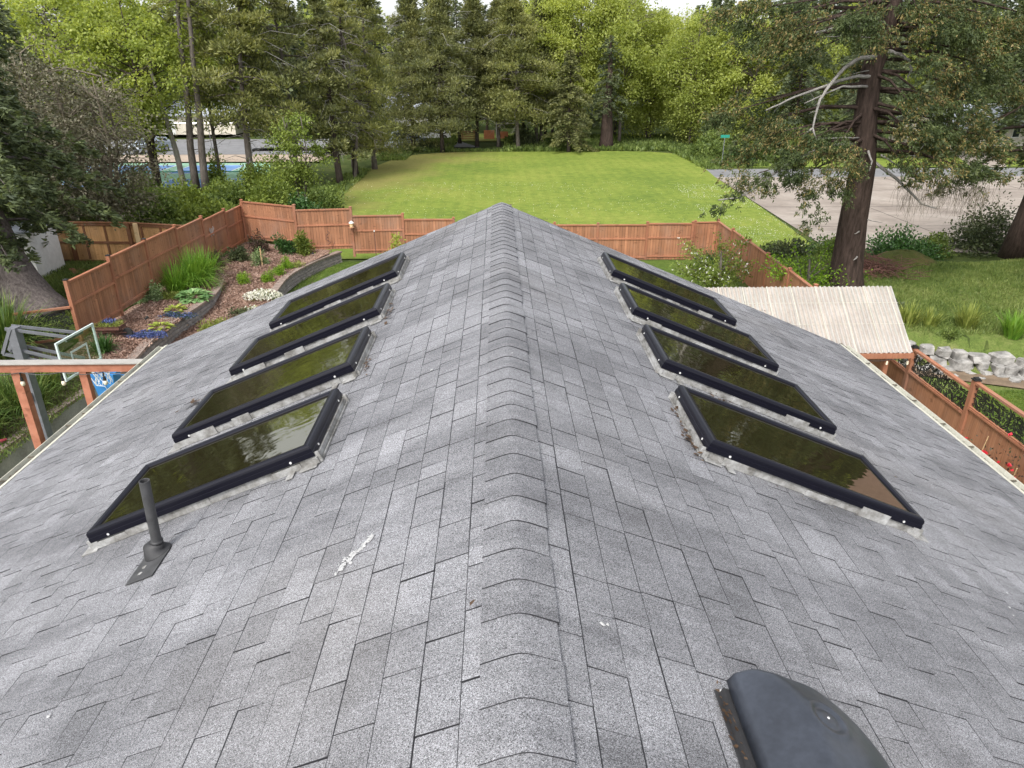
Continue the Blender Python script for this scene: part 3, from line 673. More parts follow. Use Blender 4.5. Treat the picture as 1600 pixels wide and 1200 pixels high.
# dead leaves caught round the vents and skylights
P_ = []
def litter(s, u, v, su, sv, n, size=.03, nn=.02):
    o, U, V, N = fr(s)
    for _ in range(n):
        c = o+U*(u+random.gauss(0, su))+V*(v+random.gauss(0, sv))+N*(random.uniform(.010, .018+nn)); a = random.uniform(0, 6.28); L = size*random.uniform(.5, 1.4)
        A = (U*math.cos(a)+V*math.sin(a)+N*random.uniform(-.1, .35)); B_ = (-U*math.sin(a)+V*math.cos(a)+N*random.uniform(-.3, .3)); wv = L*random.uniform(.12, .45)
        P_.append([c, c+A*L*.5+B_*wv, c+A*L, c+A*L*.5-B_*wv])
litter(1, 1.28, 4.15, .012, .16, 60, .04); litter(1, 1.9, 5.15, .1, .03, 26); litter(1, 2.4, 3.84, .25, .015, 14, .025); litter(-1, 1.2, 5.3, .01, .12, 25, .03); litter(-1, 1.2, 6.6, .012, .15, 35, .04)
litter(-1, 3.2, 6.3, .1, .05, 30, .05); litter(1, cu-.31, 1.72, .006, .12, 34, .024, .03); litter(1, 3.1, 7.3, .03, .03, 4, .05); litter(1, 3.6, 6.2, .6, 1.2, 7, .03); litter(-1, 4, 5, .5, 2, 8, .02)
litter(1, .55, 8.8, .4, .4, 10, .03)
for s in (-1, 1):
    for _ in range(26): litter(s, random.uniform(.1, 5.2), Y1-.03, .02, .02, 2, .035, .02)
for s in (-1, 1): litter(s, ULEN[s]+.06, 6, .02, 2.6, 60, .04, -.02)
P_.append([(RX-.17, 2.02, 7.5), (RX-.15, 2.03, 7.52), (RX-.155, 2.04, 7.515), (RX-.172, 2.035, 7.505)])
q = quads('dead_leaf_litter', np.array([[np.array(p) for p in x] for x in P_]), M['dead_leaf'], org=(0, 0, 0)); tag(q, 'brown dead leaves and needles caught around the skylights and vents on the roof', 'leaf litter', kind='stuff')

# ------------------------------------------------------------------ fences
def fence_run(root, posts, ztops, zbase, mat=('redwood', 'redpost'), face=1, cap=True, ht_=1.83, bw=.14, caps=None, rails=(.12, .62, .985)):
    """posts: plan points; each bay is one panel (level top), stepping between bays. face: side on which the rails show"""
    for i, (x, y) in enumerate(posts):
        zt = max(ztops[max(i-1, 0)], ztops[min(i, len(ztops)-1)])+.05; zb = zbase[min(i, len(zbase)-1)]-.1
        b = MB(); b.box((x-.055, y-.055, zb), (x+.055, y+.055, zt), 0, random.uniform(.92, 1.05))
        b.build('post', M[mat[1]], root)
        if cap:
            b = MB(); b.box((x-.07, y-.07, zt), (x+.07, y+.07, zt+.02)); b.add([(x-.06, y-.06, zt+.02), (x+.06, y-.06, zt+.02), (x+.06, y+.06, zt+.02), (x-.06, y+.06, zt+.02), (x, y, zt+.05)], [(0, 1, 4), (1, 2, 4), (2, 3, 4), (3, 0, 4)])
            b.build('post_cap', M['bulb_black'] if caps and i in caps else M[mat[1]], root)
    for i in range(len(posts)-1):
        a, c = np.array(posts[i]+(0,), float), np.array(posts[i+1]+(0,), float); L = np.linalg.norm(c-a); d = (c-a)/L; nrm_ = np.array((-d[1], d[0], 0))*face
        zt = ztops[i]; zb = zbase[i]; z = np.array((0, 0, 1.)); b = MB(); u = .056; H = zt-zb
        n = max(int(round((L-.11)/bw)), 1); w_ = (L-.112)/n
        for k in range(n):
            b.obox(a, d, nrm_, z, (u+k*w_+.006, -.01, zb+.05), (u+(k+1)*w_-.006, .01, zt-.045), 0, random.gauss(1, .11))
        b.obox(a, d, nrm_, z, (u, -.008, zb+.06), (L-u, .003, zt-.06), 0, .3)
        b.build('panel', M[mat[0]], root)
        for r in rails:
            b = MB(); zz = zb+H*r; b.obox(a, d, nrm_, z, (u, .0105, zz-.045), (L-u, .05, zz+.025), 0, random.uniform(1.08, 1.2)); b.build('rail', M[mat[1]], root)
        b = MB()
        b.obox(a, d, nrm_, z, (u-.003, -.05, zt-.044), (L-u+.003, .062, zt-.006), 0, 1.12)
        b.build('cap_rail', M[mat[1]], root)

lf = thing('fence', (-13, 28, 1.2), 'reddish stained board fence stepping along the left side of the mulch beds', 'fence')
lp = [(-13.16, 21.3), (-13.05, 23.74), (-12.95, 26.18), (-12.84, 28.61), (-12.73, 31.05), (-12.63, 33.49), (-12.52, 35.60)]
fence_run(lf, lp, [3.22, 3.36, 3.36, 3.24, 3.10, 2.98], [1.32, 1.40, 1.42, 1.34, 1.22, 1.12], face=-1, caps=(0, 1, 2))
bf = thing('fence', (-2, 34.4, .5), 'long reddish board fence across the back of the yard below the mown field', 'fence')
bx = [-12.44, -9.53, -6.95, -4.52, -2.08, .36, 2.8, 4.9, 7.3, 9.5]
bp = [(x, np.interp(x, [-12.5, -4.5, 10], [34.0, 34.5, 34.3])) for x in bx]
bp[0] = (-12.44, 35.45); bp[1] = (-9.53, 34.05)
fence_run(bf, bp, [3.17, 3.0, 2.66, 2.46, 2.30, 2.22, 2.18, 2.18, 2.24], [1.30, 1.02, .76, .55, .45, .40, .36, .36, .4], face=-1)
rf = thing('fence', (10.4, 24, 1), 'stepped reddish board fence running down the right side of the yard past the spruce', 'fence')
rp = [(10.75, 34.4), (10.72, 32.0), (10.68, 29.6), (10.62, 27.2), (10.55, 24.8), (10.48, 22.4), (10.42, 20.0), (10.38, 18.1)]
fence_run(rf, [(9.62, 34.36)]+rp, [2.28, 2.32, 2.4, 2.44, 2.46, 2.5, 2.6, 2.7], [.45, .5, .55, .6, .7, .8, .9, 1.0], face=1)
# near right fence: boards below, black leaf-cut metal screens above
sf = thing('screen_fence', (10.33, 12, 1), 'reddish fence with black leaf-pattern metal screens in its upper half, right of the gutter', 'fence')
nrp = [(10.37, 18.6), (10.35, 16.2), (10.32, 13.77), (10.29, 11.35), (10.26, 8.9), (10.23, 6.5)]
for i, (x, y) in enumerate(nrp):
    zt = [2.83, 2.86, 3.06, 3.12, 3.15, 3.15][i]; b = MB(); b.box((x-.06, y-.06, .5), (x+.06, y+.06, zt)); b.build('post', M['redpost'], sf)
    b = MB(); b.box((x-.075, y-.075, zt), (x+.075, y+.075, zt+.025)); b.box((x-.05, y-.05, zt+.025), (x+.05, y+.05, zt+.06)); b.build('post_cap', M['bulb_black'], sf)
def leaf_screen(a, c, z0, z1, root):
    """sheet metal with leaf cut-outs: metal veins and a web of stems built as flat strips"""
    a, c = np.array(a), np.array(c); d = (c-a)/np.linalg.norm(c-a); L = np.linalg.norm(c-a); z = np.array((0, 0, 1.)); n = np.array((-d[1], d[0], 0)); b = MB()
    def strip_(p, q, w_): 
        b.beam(p, q, .004, w_, up=tuple(np.cross(nrm(q-p), n)))
    H = z1-z0
    # leaf rosettes: thin metal between leaf-shaped openings
    cell = .115; rows = int(H/cell)+1; cols = int(L/cell)
    for j in range(rows):
        for i in range(cols):
            cx = (i+.5+(j % 2)*.5+random.uniform(-.15, .15))*cell; cz = z0+(j+.5+random.uniform(-.15, .15))*cell
            if cx > L-.03 or cz > z1-.02: continue
            th = random.uniform(0, 6.28); ax_ = d*math.cos(th)+z*math.sin(th); bx_ = -d*math.sin(th)+z*math.cos(th)
            cen = np.array((a[0], a[1], 0))+d*cx+z*cz; lf_ = .085*random.uniform(.8, 1.2); ww = .036*random.uniform(.8, 1.3)
            # a metal leaf with split down its rib
            for sg in (-1, 1):
                pts = [cen-ax_*lf_, cen-ax_*lf_*.3+bx_*sg*ww, cen+ax_*lf_*.35+bx_*sg*ww*.9, cen+ax_*lf_, cen+ax_*lf_*.3+bx_*sg*.006, cen-ax_*lf_*.5+bx_*sg*.006]
                if sg*1. < 0: pts = pts[::-1]
                k = len(pts); back = [p+n*.004 for p in pts]
                b.add(pts+back, [tuple(range(k)), tuple(range(k, 2*k))[::-1]]+[(q, (q+1) % k, k+(q+1) % k, k+q)[::-1] for q in range(k)])
    for _ in range(int(L*70)):
        p = np.array((a[0], a[1], 0))+d*random.uniform(.04, L-.04)+z*random.uniform(z0+.02, z1-.02); t_ = random.uniform(0, 6.28); q = p+(d*math.cos(t_)+z*math.sin(t_))*random.uniform(.06, .16)
        q[2] = min(max(q[2], z0), z1); b.beam(p, q, .003, random.uniform(.01, .028), up=tuple(np.cross(nrm(q-p), n)))
    b.build('leaf_screen', M['black_metal'], root)
for i in range(len(nrp)-1):
    a = np.array(nrp[i]+(0,), float); c = np.array(nrp[i+1]+(0,), float); L = np.linalg.norm(c-a); d = (c-a)/L; n_ = np.array((d[1], -d[0], 0)); z = np.array((0, 0, 1.))
    zt = [2.80, 2.84, 3.04, 3.08, 3.1][i]; zm = zt-.62; zb = 1.02; u = .062
    b = MB(); nb = 16; w_ = (L-2*u)/nb
    for k in range(nb): b.obox(a, d, n_, z, (u+k*w_+.003, -.01, zb), (u+(k+1)*w_-.003, .01, zm-.03), 0, random.gauss(1, .06))
    b.obox(a, d, n_, z, (u, -.008, zb+.02), (L-u, .003, zm-.04), 0, .5); b.build('panel', M['redwood'], sf)
    for zz, hh, w2 in ((zm-.01, .04, .05), (zm+.03, .03, .03), (zt-.03, .05, .05), (zb+.1, .05, .05)): b = MB(); b.obox(a, d, n_, z, (u, -w2 if hh > .031 else -.02, zz-hh/2), (L-u, w2, zz+hh/2), 0, 1.1 if zz > zm else 1); b.build('rail', M['redpost'], sf)
    leaf_screen(a[:2].tolist()+[0] if False else a+d*u, c-d*u, zm+.045, zt-.055, sf)

# raw cedar fence of the neighbours behind the left fence
cf = thing('cedar_fence', (-17, 31, 1.2), 'unpainted pale cedar fence with dark posts and rails behind the reddish left fence', 'fence')
cpt = [(-23.0, 31.6), (-18.9, 31.3), (-18.2, 31.3), (-16.6, 31.25), (-15.35, 31.1), (-13.25, 30.5)]
cpt = [(-21.2, 31.5), (-18.55, 31.3), (-15.9, 31.1), (-13.3, 30.45)]
for i, (x, y) in enumerate(cpt):
    b = MB(); b.box((x-.07, y-.15, 1.0), (x+.07, y-.03, 3.02)); b.build('post', M['cedar_dark'], cf)
for i in range(3):
    a = np.array(cpt[i]+(0,)); c = np.array(cpt[i+1]+(0,)); L = np.linalg.norm(c-a); d = (c-a)/L; n_ = np.array((-d[1], d[0], 0)); z = np.array((0, 0, 1.))
    b = MB(); nb = int(L/.145); w_ = L/nb
    for k in range(nb): b.obox(a, d, n_, z, (k*w_+.002, .0, 1.05), ((k+1)*w_-.002, .02, 3.0), 0, random.gauss(1, .10))
    b.build('panel', M['cedar'], cf)
    b = MB()
    for zz in (1.32, 2.15, 2.93): b.obox(a, d, n_, z, (.08, -.04, zz-.045), (L-.08, -.001, zz+.045))
    b.obox(a, d, n_, z, (.0, -.06, 3.001), (L, .05, 3.04), 0, 1.3)
    for uu in (.55, 1.5): b.obox(a, d, n_, z, (uu, -.035, 1.4), (uu+.09, -.0005, 2.08)); b.obox(a, d, n_, z, (uu+.02, -.034, 2.22), (uu+.10, -.0006, 2.87))
    b.build('rail', M['cedar_dark'], cf)
b = MB(); b.box((-15.62, 30.88, 1.75), (-15.42, 30.93, 3.03)); tag(b.build('plank', M['cedar_pale'], org=(-15.5, 30.9, 1.3)), 'single pale yellow board leaning upright against the cedar fence', 'board')
# white shed corner behind the big trunk
sh = thing('white_shed', (-20, 29, 1.2), 'white board wall of a small shed behind the thick trunk at left', 'shed')
b = MB(); a = np.array((-18.45, 30.2, 0)); d = nrm((.0, -1., 0)); 
b.box((-21.6, 28.4, 1.1), (-18.55, 30.3, 3.15)); b.build('wall', M['white'], sh)
b = MB(); b.box((-21.7, 28.3, 3.15), (-18.45, 30.4, 3.22)); b.build('roof', M['roofgray'], sh)
b = MB(); b.beam((-17.75, 29.75, 1.35), (-17.2, 29.35, 1.33), .22, .04); b.beam((-17.9, 29.55, 1.42), (-17.4, 29.05, 1.36), .2, .04)
tag(b.build('offcut_boards', M['cedar_dark'], org=(-17.6, 29.5, 1.3)), 'brown offcut boards lying on the ground beside the white shed', 'boards')
# low screen by the flax, left of the first fence post
b = MB(); ls = thing('low_screen', (-13.6, 21, 1), 'low rail with a dark lattice panel joining the near end of the left fence', 'fence')
b.beam((-13.2, 21.25, 2.42), (-15.3, 20.2, 2.42), .1, .06); b.beam((-13.2, 21.25, 1.45), (-15.3, 20.2, 1.45), .1, .06); b.build('rail', M['redpost'], ls)
leaf_screen((-15.2, 20.25, 0), (-13.25, 21.22, 0), 1.5, 2.38, ls)

# ------------------------------------------------------------------ beds and retaining walls
def ribbon(name, pts, zs, mat, **k):
    pass
wallA = [(-11.65, 9.0), (-11.60, 14.2), (-11.45, 16.3), (-11.2, 18.3), (-10.95, 19.2)]
blockA = [(-10.93, 19.3), (-10.95, 20.2), (-11.12, 21.5), (-11.15, 23.3), (-10.98, 25.0), (-10.86, 26.4), (-10.98, 27.5), (-11.25, 28.6), (-11.6, 29.5), (-12.1, 30.4), (-12.5, 31.0)]
blockB = [(-8.80, 27.3), (-8.86, 28.3), (-8.92, 29.2), (-8.86, 30.0), (-8.72, 30.8), (-8.5, 31.6), (-8.2, 32.5), (-7.85, 33.3), (-7.5, 34.0)]
def smoothp(pts, n=4):
    P_ = np.array(pts, float); t_ = np.arange(len(P_)); tt = np.linspace(0, len(P_)-1, (len(P_)-1)*n+1); return np.stack([np.interp(tt, t_, P_[:, k]) for k in range(P_.shape[1])], 1)
def wall_blocks(name, pts, zb, zt, label, th=.24):
    root = thing(name, (pts[0][0], pts[0][1], zb), label, 'wall'); P2 = smoothp(pts, 6); seg = np.linalg.norm(np.diff(P2, axis=0), axis=1); S = np.concatenate([[0], np.cumsum(seg)])
    def at(s_): return np.array([np.interp(s_, S, P2[:, 0]), np.interp(s_, S, P2[:, 1]), 0])
    b = MB(); c = MB(); rows = max(2, int(round((zt-zb)/.145))); hh = (zt-zb)/rows
    for r in range(rows):
        s_ = -(r % 2)*.14
        while s_ < S[-1]-.02:
            s0, s1 = max(s_, 0), min(s_+.29, S[-1]); A, B_ = at(s0), at(s1)
            if np.linalg.norm(B_-A) > .04:
                d = nrm(B_-A); n_ = np.array((d[1], -d[0], 0)); A = A-n_*.03*r*.5; off = random.uniform(-.012, .012); L = np.linalg.norm(B_-A)
                z0, z1 = zb+r*hh+.006, zb+(r+1)*hh-.003; g = .007
                V_ = [A+d*g-n_*th, A+d*(L-g)-n_*th, A+d*(L-g), A+d*g]; P8 = [p+np.array((0, 0, z0)) for p in V_]+[p+np.array((0, 0, z1)) for p in V_]
                fr_ = [A+d*(g+.03)+n_*(.04+off)+np.array((0, 0, z0+.02)), A+d*(L-g-.03)+n_*(.04+off)+np.array((0, 0, z0+.02)), A+d*(L-g-.03)+n_*(.035+off)+np.array((0, 0, z1-.02)), A+d*(g+.03)+n_*(.035+off)+np.array((0, 0, z1-.02))]
                b.add(P8+fr_, [(4, 5, 6, 7), (3, 2, 9, 8), (2, 6, 10, 9), (6, 7, 11, 10), (7, 3, 8, 11), (8, 9, 10, 11), (0, 4, 7, 3), (1, 2, 6, 5)], 0, random.gauss(1, .13))
            s_ += .29
    b.build('block_course', M['block'], root)
    s_ = 0
    while s_ < S[-1]-.05:
        s1 = min(s_+.40, S[-1]); A, B_ = at(s_), at(s1); d = nrm(B_-A); n_ = np.array((d[1], -d[0], 0)); L = np.linalg.norm(B_-A)
        c.obox(A, d, n_, np.array((0, 0, 1.)), (.004, -th-.02, zt+.001), (L-.004+.012, .03, zt+.07), 0, random.gauss(1, .08)); s_ += .40
    c.build('capstone', M['capstone'], root)
def conc_wall(): 
    root = thing('concrete_wall', (-10.9, 14, .2), 'bare concrete retaining wall with brown cap below the pergola and gutter at left', 'wall')
    b = MB()
    for (xa, ya), (xb, yb) in zip(wallA[:-1], wallA[1:]):
        n = max(1, int((yb-ya)/1.2))
        for k in range(n):
            p, q = k/n, (k+1)/n; b.beam((xa+(xb-xa)*p, ya+(yb-ya)*p+.006, .55), (xa+(xb-xa)*q, ya+(yb-ya)*q-.006, .55), .2, 1.1, 0, random.gauss(1, .06))
    b.build('concrete_panel', M['retain'], root); c = MB()
    for (xa, ya), (xb, yb) in zip(wallA[:-1], wallA[1:]):
        n = max(1, int((yb-ya)/.6))
        for k in range(n):
            p, q = k/n, (k+1)/n; c.beam((xa+(xb-xa)*p, ya+(yb-ya)*p+.004, 1.14), (xa+(xb-xa)*q, ya+(yb-ya)*q-.004, 1.14), .27, .07, 0, random.gauss(1, .07))
    c.build('capstone', M['capstone'], root)
conc_wall()
wall_blocks('block_wall', blockA, .45, 1.12, 'curved grey block retaining wall holding the raised bed along the left fence')
wall_blocks('block_wall', blockB, .28, .95, 'shorter curved block wall between the mulch and the small lawn near the back fence')
def bed(name, ys, xl, xr, zf, mat, nx=14, step=.25, bumpz=.03):
    Y_ = np.arange(ys[0], ys[-1]+1e-6, step); a = np.interp(Y_, ys, xl); b_ = np.interp(Y_, ys, xr); t_ = np.linspace(0, 1, nx)[None, :]
    X = a[:, None]*(1-t_)+b_[:, None]*t_; YY = np.repeat(Y_[:, None], nx, 1); Z = zf(X, YY)+bumpz*np.sin(X*3.1+YY*1.7)*np.cos(YY*2.3-X)
    return gridmesh(name, X, YY, Z, mat)
A2 = np.array([(-10.93, 19.3)]+blockA[1:])
bed('upper_mulch_bed', list(A2[:, 1]), [-13.2]*len(A2), list(A2[:, 0]-.1), lambda X, Y: 1.14+.12*(-(X+11))/2, M['mulch'])
bed('left_planting', [8, 19.3, 19.35, 21.2], [-20]*4, [-11.7, -11.05, -13.2, -13.2], lambda X, Y: 1.38-.24*ss(X, -14, -11), M['soil_bed'])
B2 = np.array(blockB)
bed('lower_mulch', [19, 24, 26.9, 28.3, 29.2, 30.0, 31.6, 33.3, 34.0, 35.3], [-10.9, -11.2, -11.0, -11.3, -11.7, -12.0, -12.6, -12.6, -12.6, -12.5], [-9.3, -9.0, -8.8, -8.95, -9.0, -8.95, -8.6, -7.95, -8.0, -12.2],
    lambda X, Y: .55+.42*ss(Y, 24, 29)+.12*ss(Y, 29, 34)+.10*np.clip(-(X+9)/3, 0, 1), M['mulch'], bumpz=.015)
def zbed(x, y): return .55+.42*float(ss(y, 24, 29))+.12*float(ss(y, 29, 34))+.1*min(max(-(x+9)/3, 0), 1)
def zup(x, y): return 1.14+.12*(-(x+11))/2

# rock wall on the right bank
b = MB(); random.seed(5)
def rock(b, c, r, flat_=1.):
    me = []; n1, n2 = 5, 7; V_ = [c+np.array((0, 0, -r[2]))]
    k = [random.uniform(.78, 1.15) for _ in range(n1*n2)]
    for i in range(1, n1):
        ph = math.pi*i/n1
        for j in range(n2):
            th = 2*math.pi*j/n2+.3*i; q = np.array((math.sin(ph)*math.cos(th), math.sin(ph)*math.sin(th), -math.cos(ph)))
            q = np.sign(q)*np.abs(q)**.42; V_.append(c+q*r*k[i*n2+j-n2])
    V_.append(c+np.array((0, 0, r[2]))); F = [(0, 1+(j+1) % n2, 1+j) for j in range(n2)]
    for i in range(n1-2):
        for j in range(n2): F.append((1+i*n2+j, 1+i*n2+(j+1) % n2, 1+(i+1)*n2+(j+1) % n2, 1+(i+1)*n2+j))
    e = len(V_)-1; F += [(e, e-n2+j, e-n2+(j+1) % n2) for j in range(n2)]
    b.add(V_, F, 0, random.uniform(.75, 1.2))
rl = [(11.3, 19.75), (12.1, 19.42), (13, 19.0), (14, 18.6), (15.2, 18.2), (17, 17.7), (19.5, 17.1)]
for row in range(3):
    s_ = 0.
    while s_ < 8.4:
        wd = random.uniform(.3, .7)-.04*row; x = 11.3+s_; y = np.interp(x, [p[0] for p in rl], [p[1] for p in rl])
        rock(b, np.array((x+wd/2, y+.12*row+random.uniform(-.05, .05), .98+.24*row+random.uniform(-.03, .05))), np.array((wd*.52, random.uniform(.14, .24), random.uniform(.13, .19)))); s_ += wd*1.02
for _ in range(22):
    x = random.uniform(11.3, 19); y = np.interp(x, [p[0] for p in rl], [p[1] for p in rl]); rock(b, np.array((x, y-random.uniform(.25, .45), 1.0)), np.array((random.uniform(.06, .16),)*3))
rw = tag(b.build('rock_wall', M['rock'], org=(13, 19, 1)), 'low dry wall of pale angular rocks along the foot of the grassy bank', 'rock wall')
flat('soil_strip', [(11.3, 18.9), (13, 18.2), (15.2, 17.3), (17, 16.8), (20, 16), (20, 17.2), (17, 18), (13, 19.3), (11.3, 19.9)], 1.075, M['soil'])

# ------------------------------------------------------------------ plants
def bush(name, c, r, n, size, mat, label, cat='shrub', group=None, up=.25, tips=0, tipmat=None, tipn=0, stems=True, lumps=9, tipsize=.05, shell=.55, wide=.5):
    """leafy shrub: lumps of leaves through an uneven volume, with stems"""
    c = np.array(c, float); r = np.array(r, float); z0 = c[2]
    root = thing(name, tuple(c), label, cat, group)
    D = rnd_dirs(lumps); D[:, 2] = np.abs(D[:, 2]); rad = rng.uniform(.3, .75, lumps)[:, None]; LC = D*rad; lr = rng.uniform(.28, .5, lumps)
    k = rng.integers(0, lumps, n); q = rnd_dirs(n)*(rng.uniform(0, 1, n)**shell)[:, None]; p = LC[k]+q*lr[k][:, None]
    p[:, 2] = np.abs(p[:, 2])*1.0; P3 = c+p*r*np.array((1, 1, 1.15))
    A = unit(q*.8+rnd_dirs(n)*.6+np.array((0, 0, up)))
    L = size*rng.uniform(.6, 1.35, n); Q = leaves(P3, A, L, L*wide, .3)
    quads('foliage', Q, mat, root)
    if stems:
        b = MB()
        for i in range(min(lumps, 9)):
            e = c+LC[i]*r; m = c+(LC[i]*r)*.5+np.array((0, 0, .1*r[2])); b.tube([c+np.array((random.uniform(-.1, .1)*r[0], random.uniform(-.1, .1)*r[1], -.05)), m, e], [max(.012, .02*r[2]), .012*max(r[2], .6), .005], 5)
        b.build('stem', M['twig'], root)
    if tipmat is not None and tipn:
        q = rnd_dirs(tipn); q[:, 2] = np.abs(q[:, 2]); k = rng.integers(0, lumps, tipn); P4 = c+(LC[k]+q*lr[k][:, None]*1.02)*r*np.array((1, 1, 1.15))
        Q = []
        for pt in P4:
            for _ in range(4): Q.append(pt)
        Q = np.array(Q); quads('flower', leaves(Q, unit(rnd_dirs(len(Q))+np.array((0, 0, .8))), tipsize, tipsize*.8, .3), tipmat, root)
    return root
def blades(name, c, n, L, w_, mat, label, cat='plant', spread=.25, arch=.6, group=None, rad=.15, out=1.0, seg=5):
    """clump of long arching strap leaves"""
    c = np.array(c, float); root = thing(name, tuple(c), label, cat, group); Q = []
    for _ in range(n):
        a = random.uniform(0, 6.283); d = np.array((math.cos(a), math.sin(a), 0)); o = c+d*random.uniform(0, rad); l = L*random.uniform(.6, 1.15); lean = random.uniform(.1, 1)*out; ww = w_*random.uniform(.7, 1.2)
        side = np.array((-d[1], d[0], 0)); pts = []; dirv = nrm(d*lean*.55+np.array((0, 0, 1))); p = o.copy()
        for k in range(seg+1):
            pts.append((p.copy(), ww*(1-(k/seg)**2.2)*.5+.0008)); dirv = nrm(dirv+np.array((0, 0, -1))*arch*lean*(k+1)/seg*.55); p = p+dirv*l/seg
        for k in range(seg): Q.append([pts[k][0]-side*pts[k][1], pts[k][0]+side*pts[k][1], pts[k+1][0]+side*pts[k+1][1], pts[k+1][0]-side*pts[k+1][1]])
    me_parent = quads('strap_leaves', np.array(Q), mat, root); return root
random.seed(21)
for gx_, gy_, lb in ((-12.3, 17.7, 'strappy clump seen between the two pergola posts'), (-12.0, 16.5, 'strappy clump right behind the pole, against the wall cap'), (-12.7, 15.7, 'strappy clump seen left of the backboard bottom'), (-13.5, 17.0, 'strappy clump below the flax'), (-12.2, 14.9, 'strappy clump low beside the concrete wall'), (-12.6, 16.6, 'strappy clump between flax and wall'), (-13.9, 14.8, 'tall strappy clump behind the hoop pole'), (-14.6, 16.8, 'strappy clump at the left edge behind the pole')):
    blades('grass_clump', (gx_, gy_, 1.2), 230, 1.05, .034, M['flax'], 'green '+lb, rad=.45, out=1.3, arch=.8)
blades('flax_plant', (-14.35, 19.6, 1.38), 520, 1.85, .055, M['flax'], 'huge spiky flax clump of long arching green blades behind the basketball hoop', 'plant', rad=.35, arch=.75, out=1.3)
blades('flax_plant', (-12.1, 20.55, 1.15), 200, .62, .045, M['laurel'], 'small dark green strappy clump right of the backboard near the wall', 'plant', rad=.2, out=1.4, arch=.8)
blades('grass_clump', (-12.6, 13.9, 1.2), 160, .9, .035, M['flax'], 'green strappy clump behind the basketball pole', rad=.5, out=1.3, arch=.8)
blades('grass_clump', (-12.9, 15.4, 1.2), 160, .9, .032, M['flax'], 'green strappy clump on the bed below the backboard', rad=.4, out=1.3, arch=.8)
blades('grass_clump', (-13.0, 12.6, 1.2), 240, 1.0, .04, M['flax'], 'green strappy clump at the left picture edge beside the pergola post', rad=.45, out=1.3, arch=.8)
r_ = blades('daylily_clump', (-12.1, 27.7, 1.2), 460, 1.5, .034, M['lily'], 'large bright green daylily clump arching over the mulch against the left fence', rad=.30, out=1.5, arch=1.25)
blades('daylily_clump', (-12.35, 26.7, 1.2), 300, 1.25, .03, M['lily'], 'lower daylily clump in front of the big one by the left fence', rad=.3, out=1.2, arch=.85)
blades('daylily_clump', (-12.0, 28.8, 1.2), 300, 1.35, .03, M['lily'], 'farthest daylily clump, behind the big one at the end of the raised bed', rad=.3, out=1.2, arch=.85)
def hosta(c, n, L, mat, label, name='hosta'):
    c = np.array(c, float); root = thing(name, tuple(c), label, 'plant'); Q = []
    for i in range(n):
        a = i*2.4+random.uniform(-.3, .3); t_ = (i/n)**.7; el = .95-.95*t_; d = np.array((math.cos(a)*math.cos(el), math.sin(a)*math.cos(el), math.sin(el))); l = L*(.5+.5*t_)*random.uniform(.8, 1.1)
        s_ = nrm(np.cross(d, (0, 0, 1))); base = c+d*l*.55+np.array((0, 0, .05)); m = base+d*l*.35; tip = base+d*l*.7+np.array((0, 0, -.16*l)); w2 = l*.26; dn = np.array((0, 0, -.03*l))
        Q.append([base, m+s_*w2+dn*-1, tip, m]); Q.append([base, m, tip, m-s_*w2+dn*-1])
    quads('foliage', np.array(Q), mat, root); return root
hosta((-11.48, 26.0, 1.15), 95, .68, M['hosta'], 'big hosta with pale edged leaves at the bend of the raised bed')
hosta((-11.55, 24.55, 1.15), 30, .42, M['chart'], 'small yellow hosta just in front of the big hosta')
hosta((-11.35, 22.75, 1.15), 30, .40, M['chart'], 'small yellow hosta nearest the roof, by the blue ground cover')
bush('variegated_shrub', (-12.85, 25.6, 1.2), (.62, .6, .75), 2400, .09, M['varieg'], 'grey green variegated shrub against the left fence', lumps=12)
bush('low_plant', (-12.3, 26.0, 1.2), (.55, .5, .32), 900, .08, M['heath'], 'low yellowish green plant beside the variegated shrub', 'plant')
bush('blue_ground_cover', (-11.55, 21.95, 1.14), (.72, .42, .15), 1600, .045, M['lob_leaf'], 'mat of bright blue flowers spilling over the wall next to the wheelbarrow', 'flowers', tipmat=M['blue'], tipn=900, lumps=16, stems=False, tipsize=.04)
bush('blue_ground_cover', (-11.35, 23.95, 1.14), (.75, .36, .16), 1900, .045, M['lob_leaf'], 'dull bluish green mat with few blue flowers on the raised bed edge', 'flowers', tipmat=M['blue'], tipn=200, lumps=16, stems=False, tipsize=.035)
bush('heather', (-9.75, 23.6, .6), (.78, .62, .55), 3000, .075, M['heath'], 'round yellow green heather bush on mulch beside the roof edge', up=.8, lumps=14)
# far shrubs of the lower mulch area
sp = [((-11.75, 31.9), (.62, .5, .72), 1700, .10, 'salal', 'dark green rhododendron nearest the left fence corner'), ((-11.2, 33.3), (.55, .5, .95), 1500, .09, 'darkleaf', 'sparse dark shrub standing in the fence corner'),
      ((-10.1, 33.3), (.75, .55, .75), 1900, .10, 'laurel', 'dark green rhododendron against the back fence, left of the bright bush'), ((-9.15, 33.2), (.6, .5, .85), 2300, .10, 'bush2', 'bright green rounded bush against the back fence'),
      ((-10.6, 31.3), (.5, .45, .6), 1100, .08, 'varieg', 'pale flowering loose shrub in the middle of the mulch'), ((-12.2, 30.7), (.45, .4, .85), 1000, .08, 'darkleaf', 'purplish brown shrub beside the fence at the bed end'),
      ((-12.35, 29.9), (.38, .36, .5), 800, .07, 'bush', 'small green shrub at the bed end by the fence')]
for (x, y), r, n, s_, m, lb in sp: bush('shrub', (x, y, zbed(x, y) if x > -12 else 1.15), r, n, s_, M[m], lb)
bg_ = 'clipped golden green box balls'
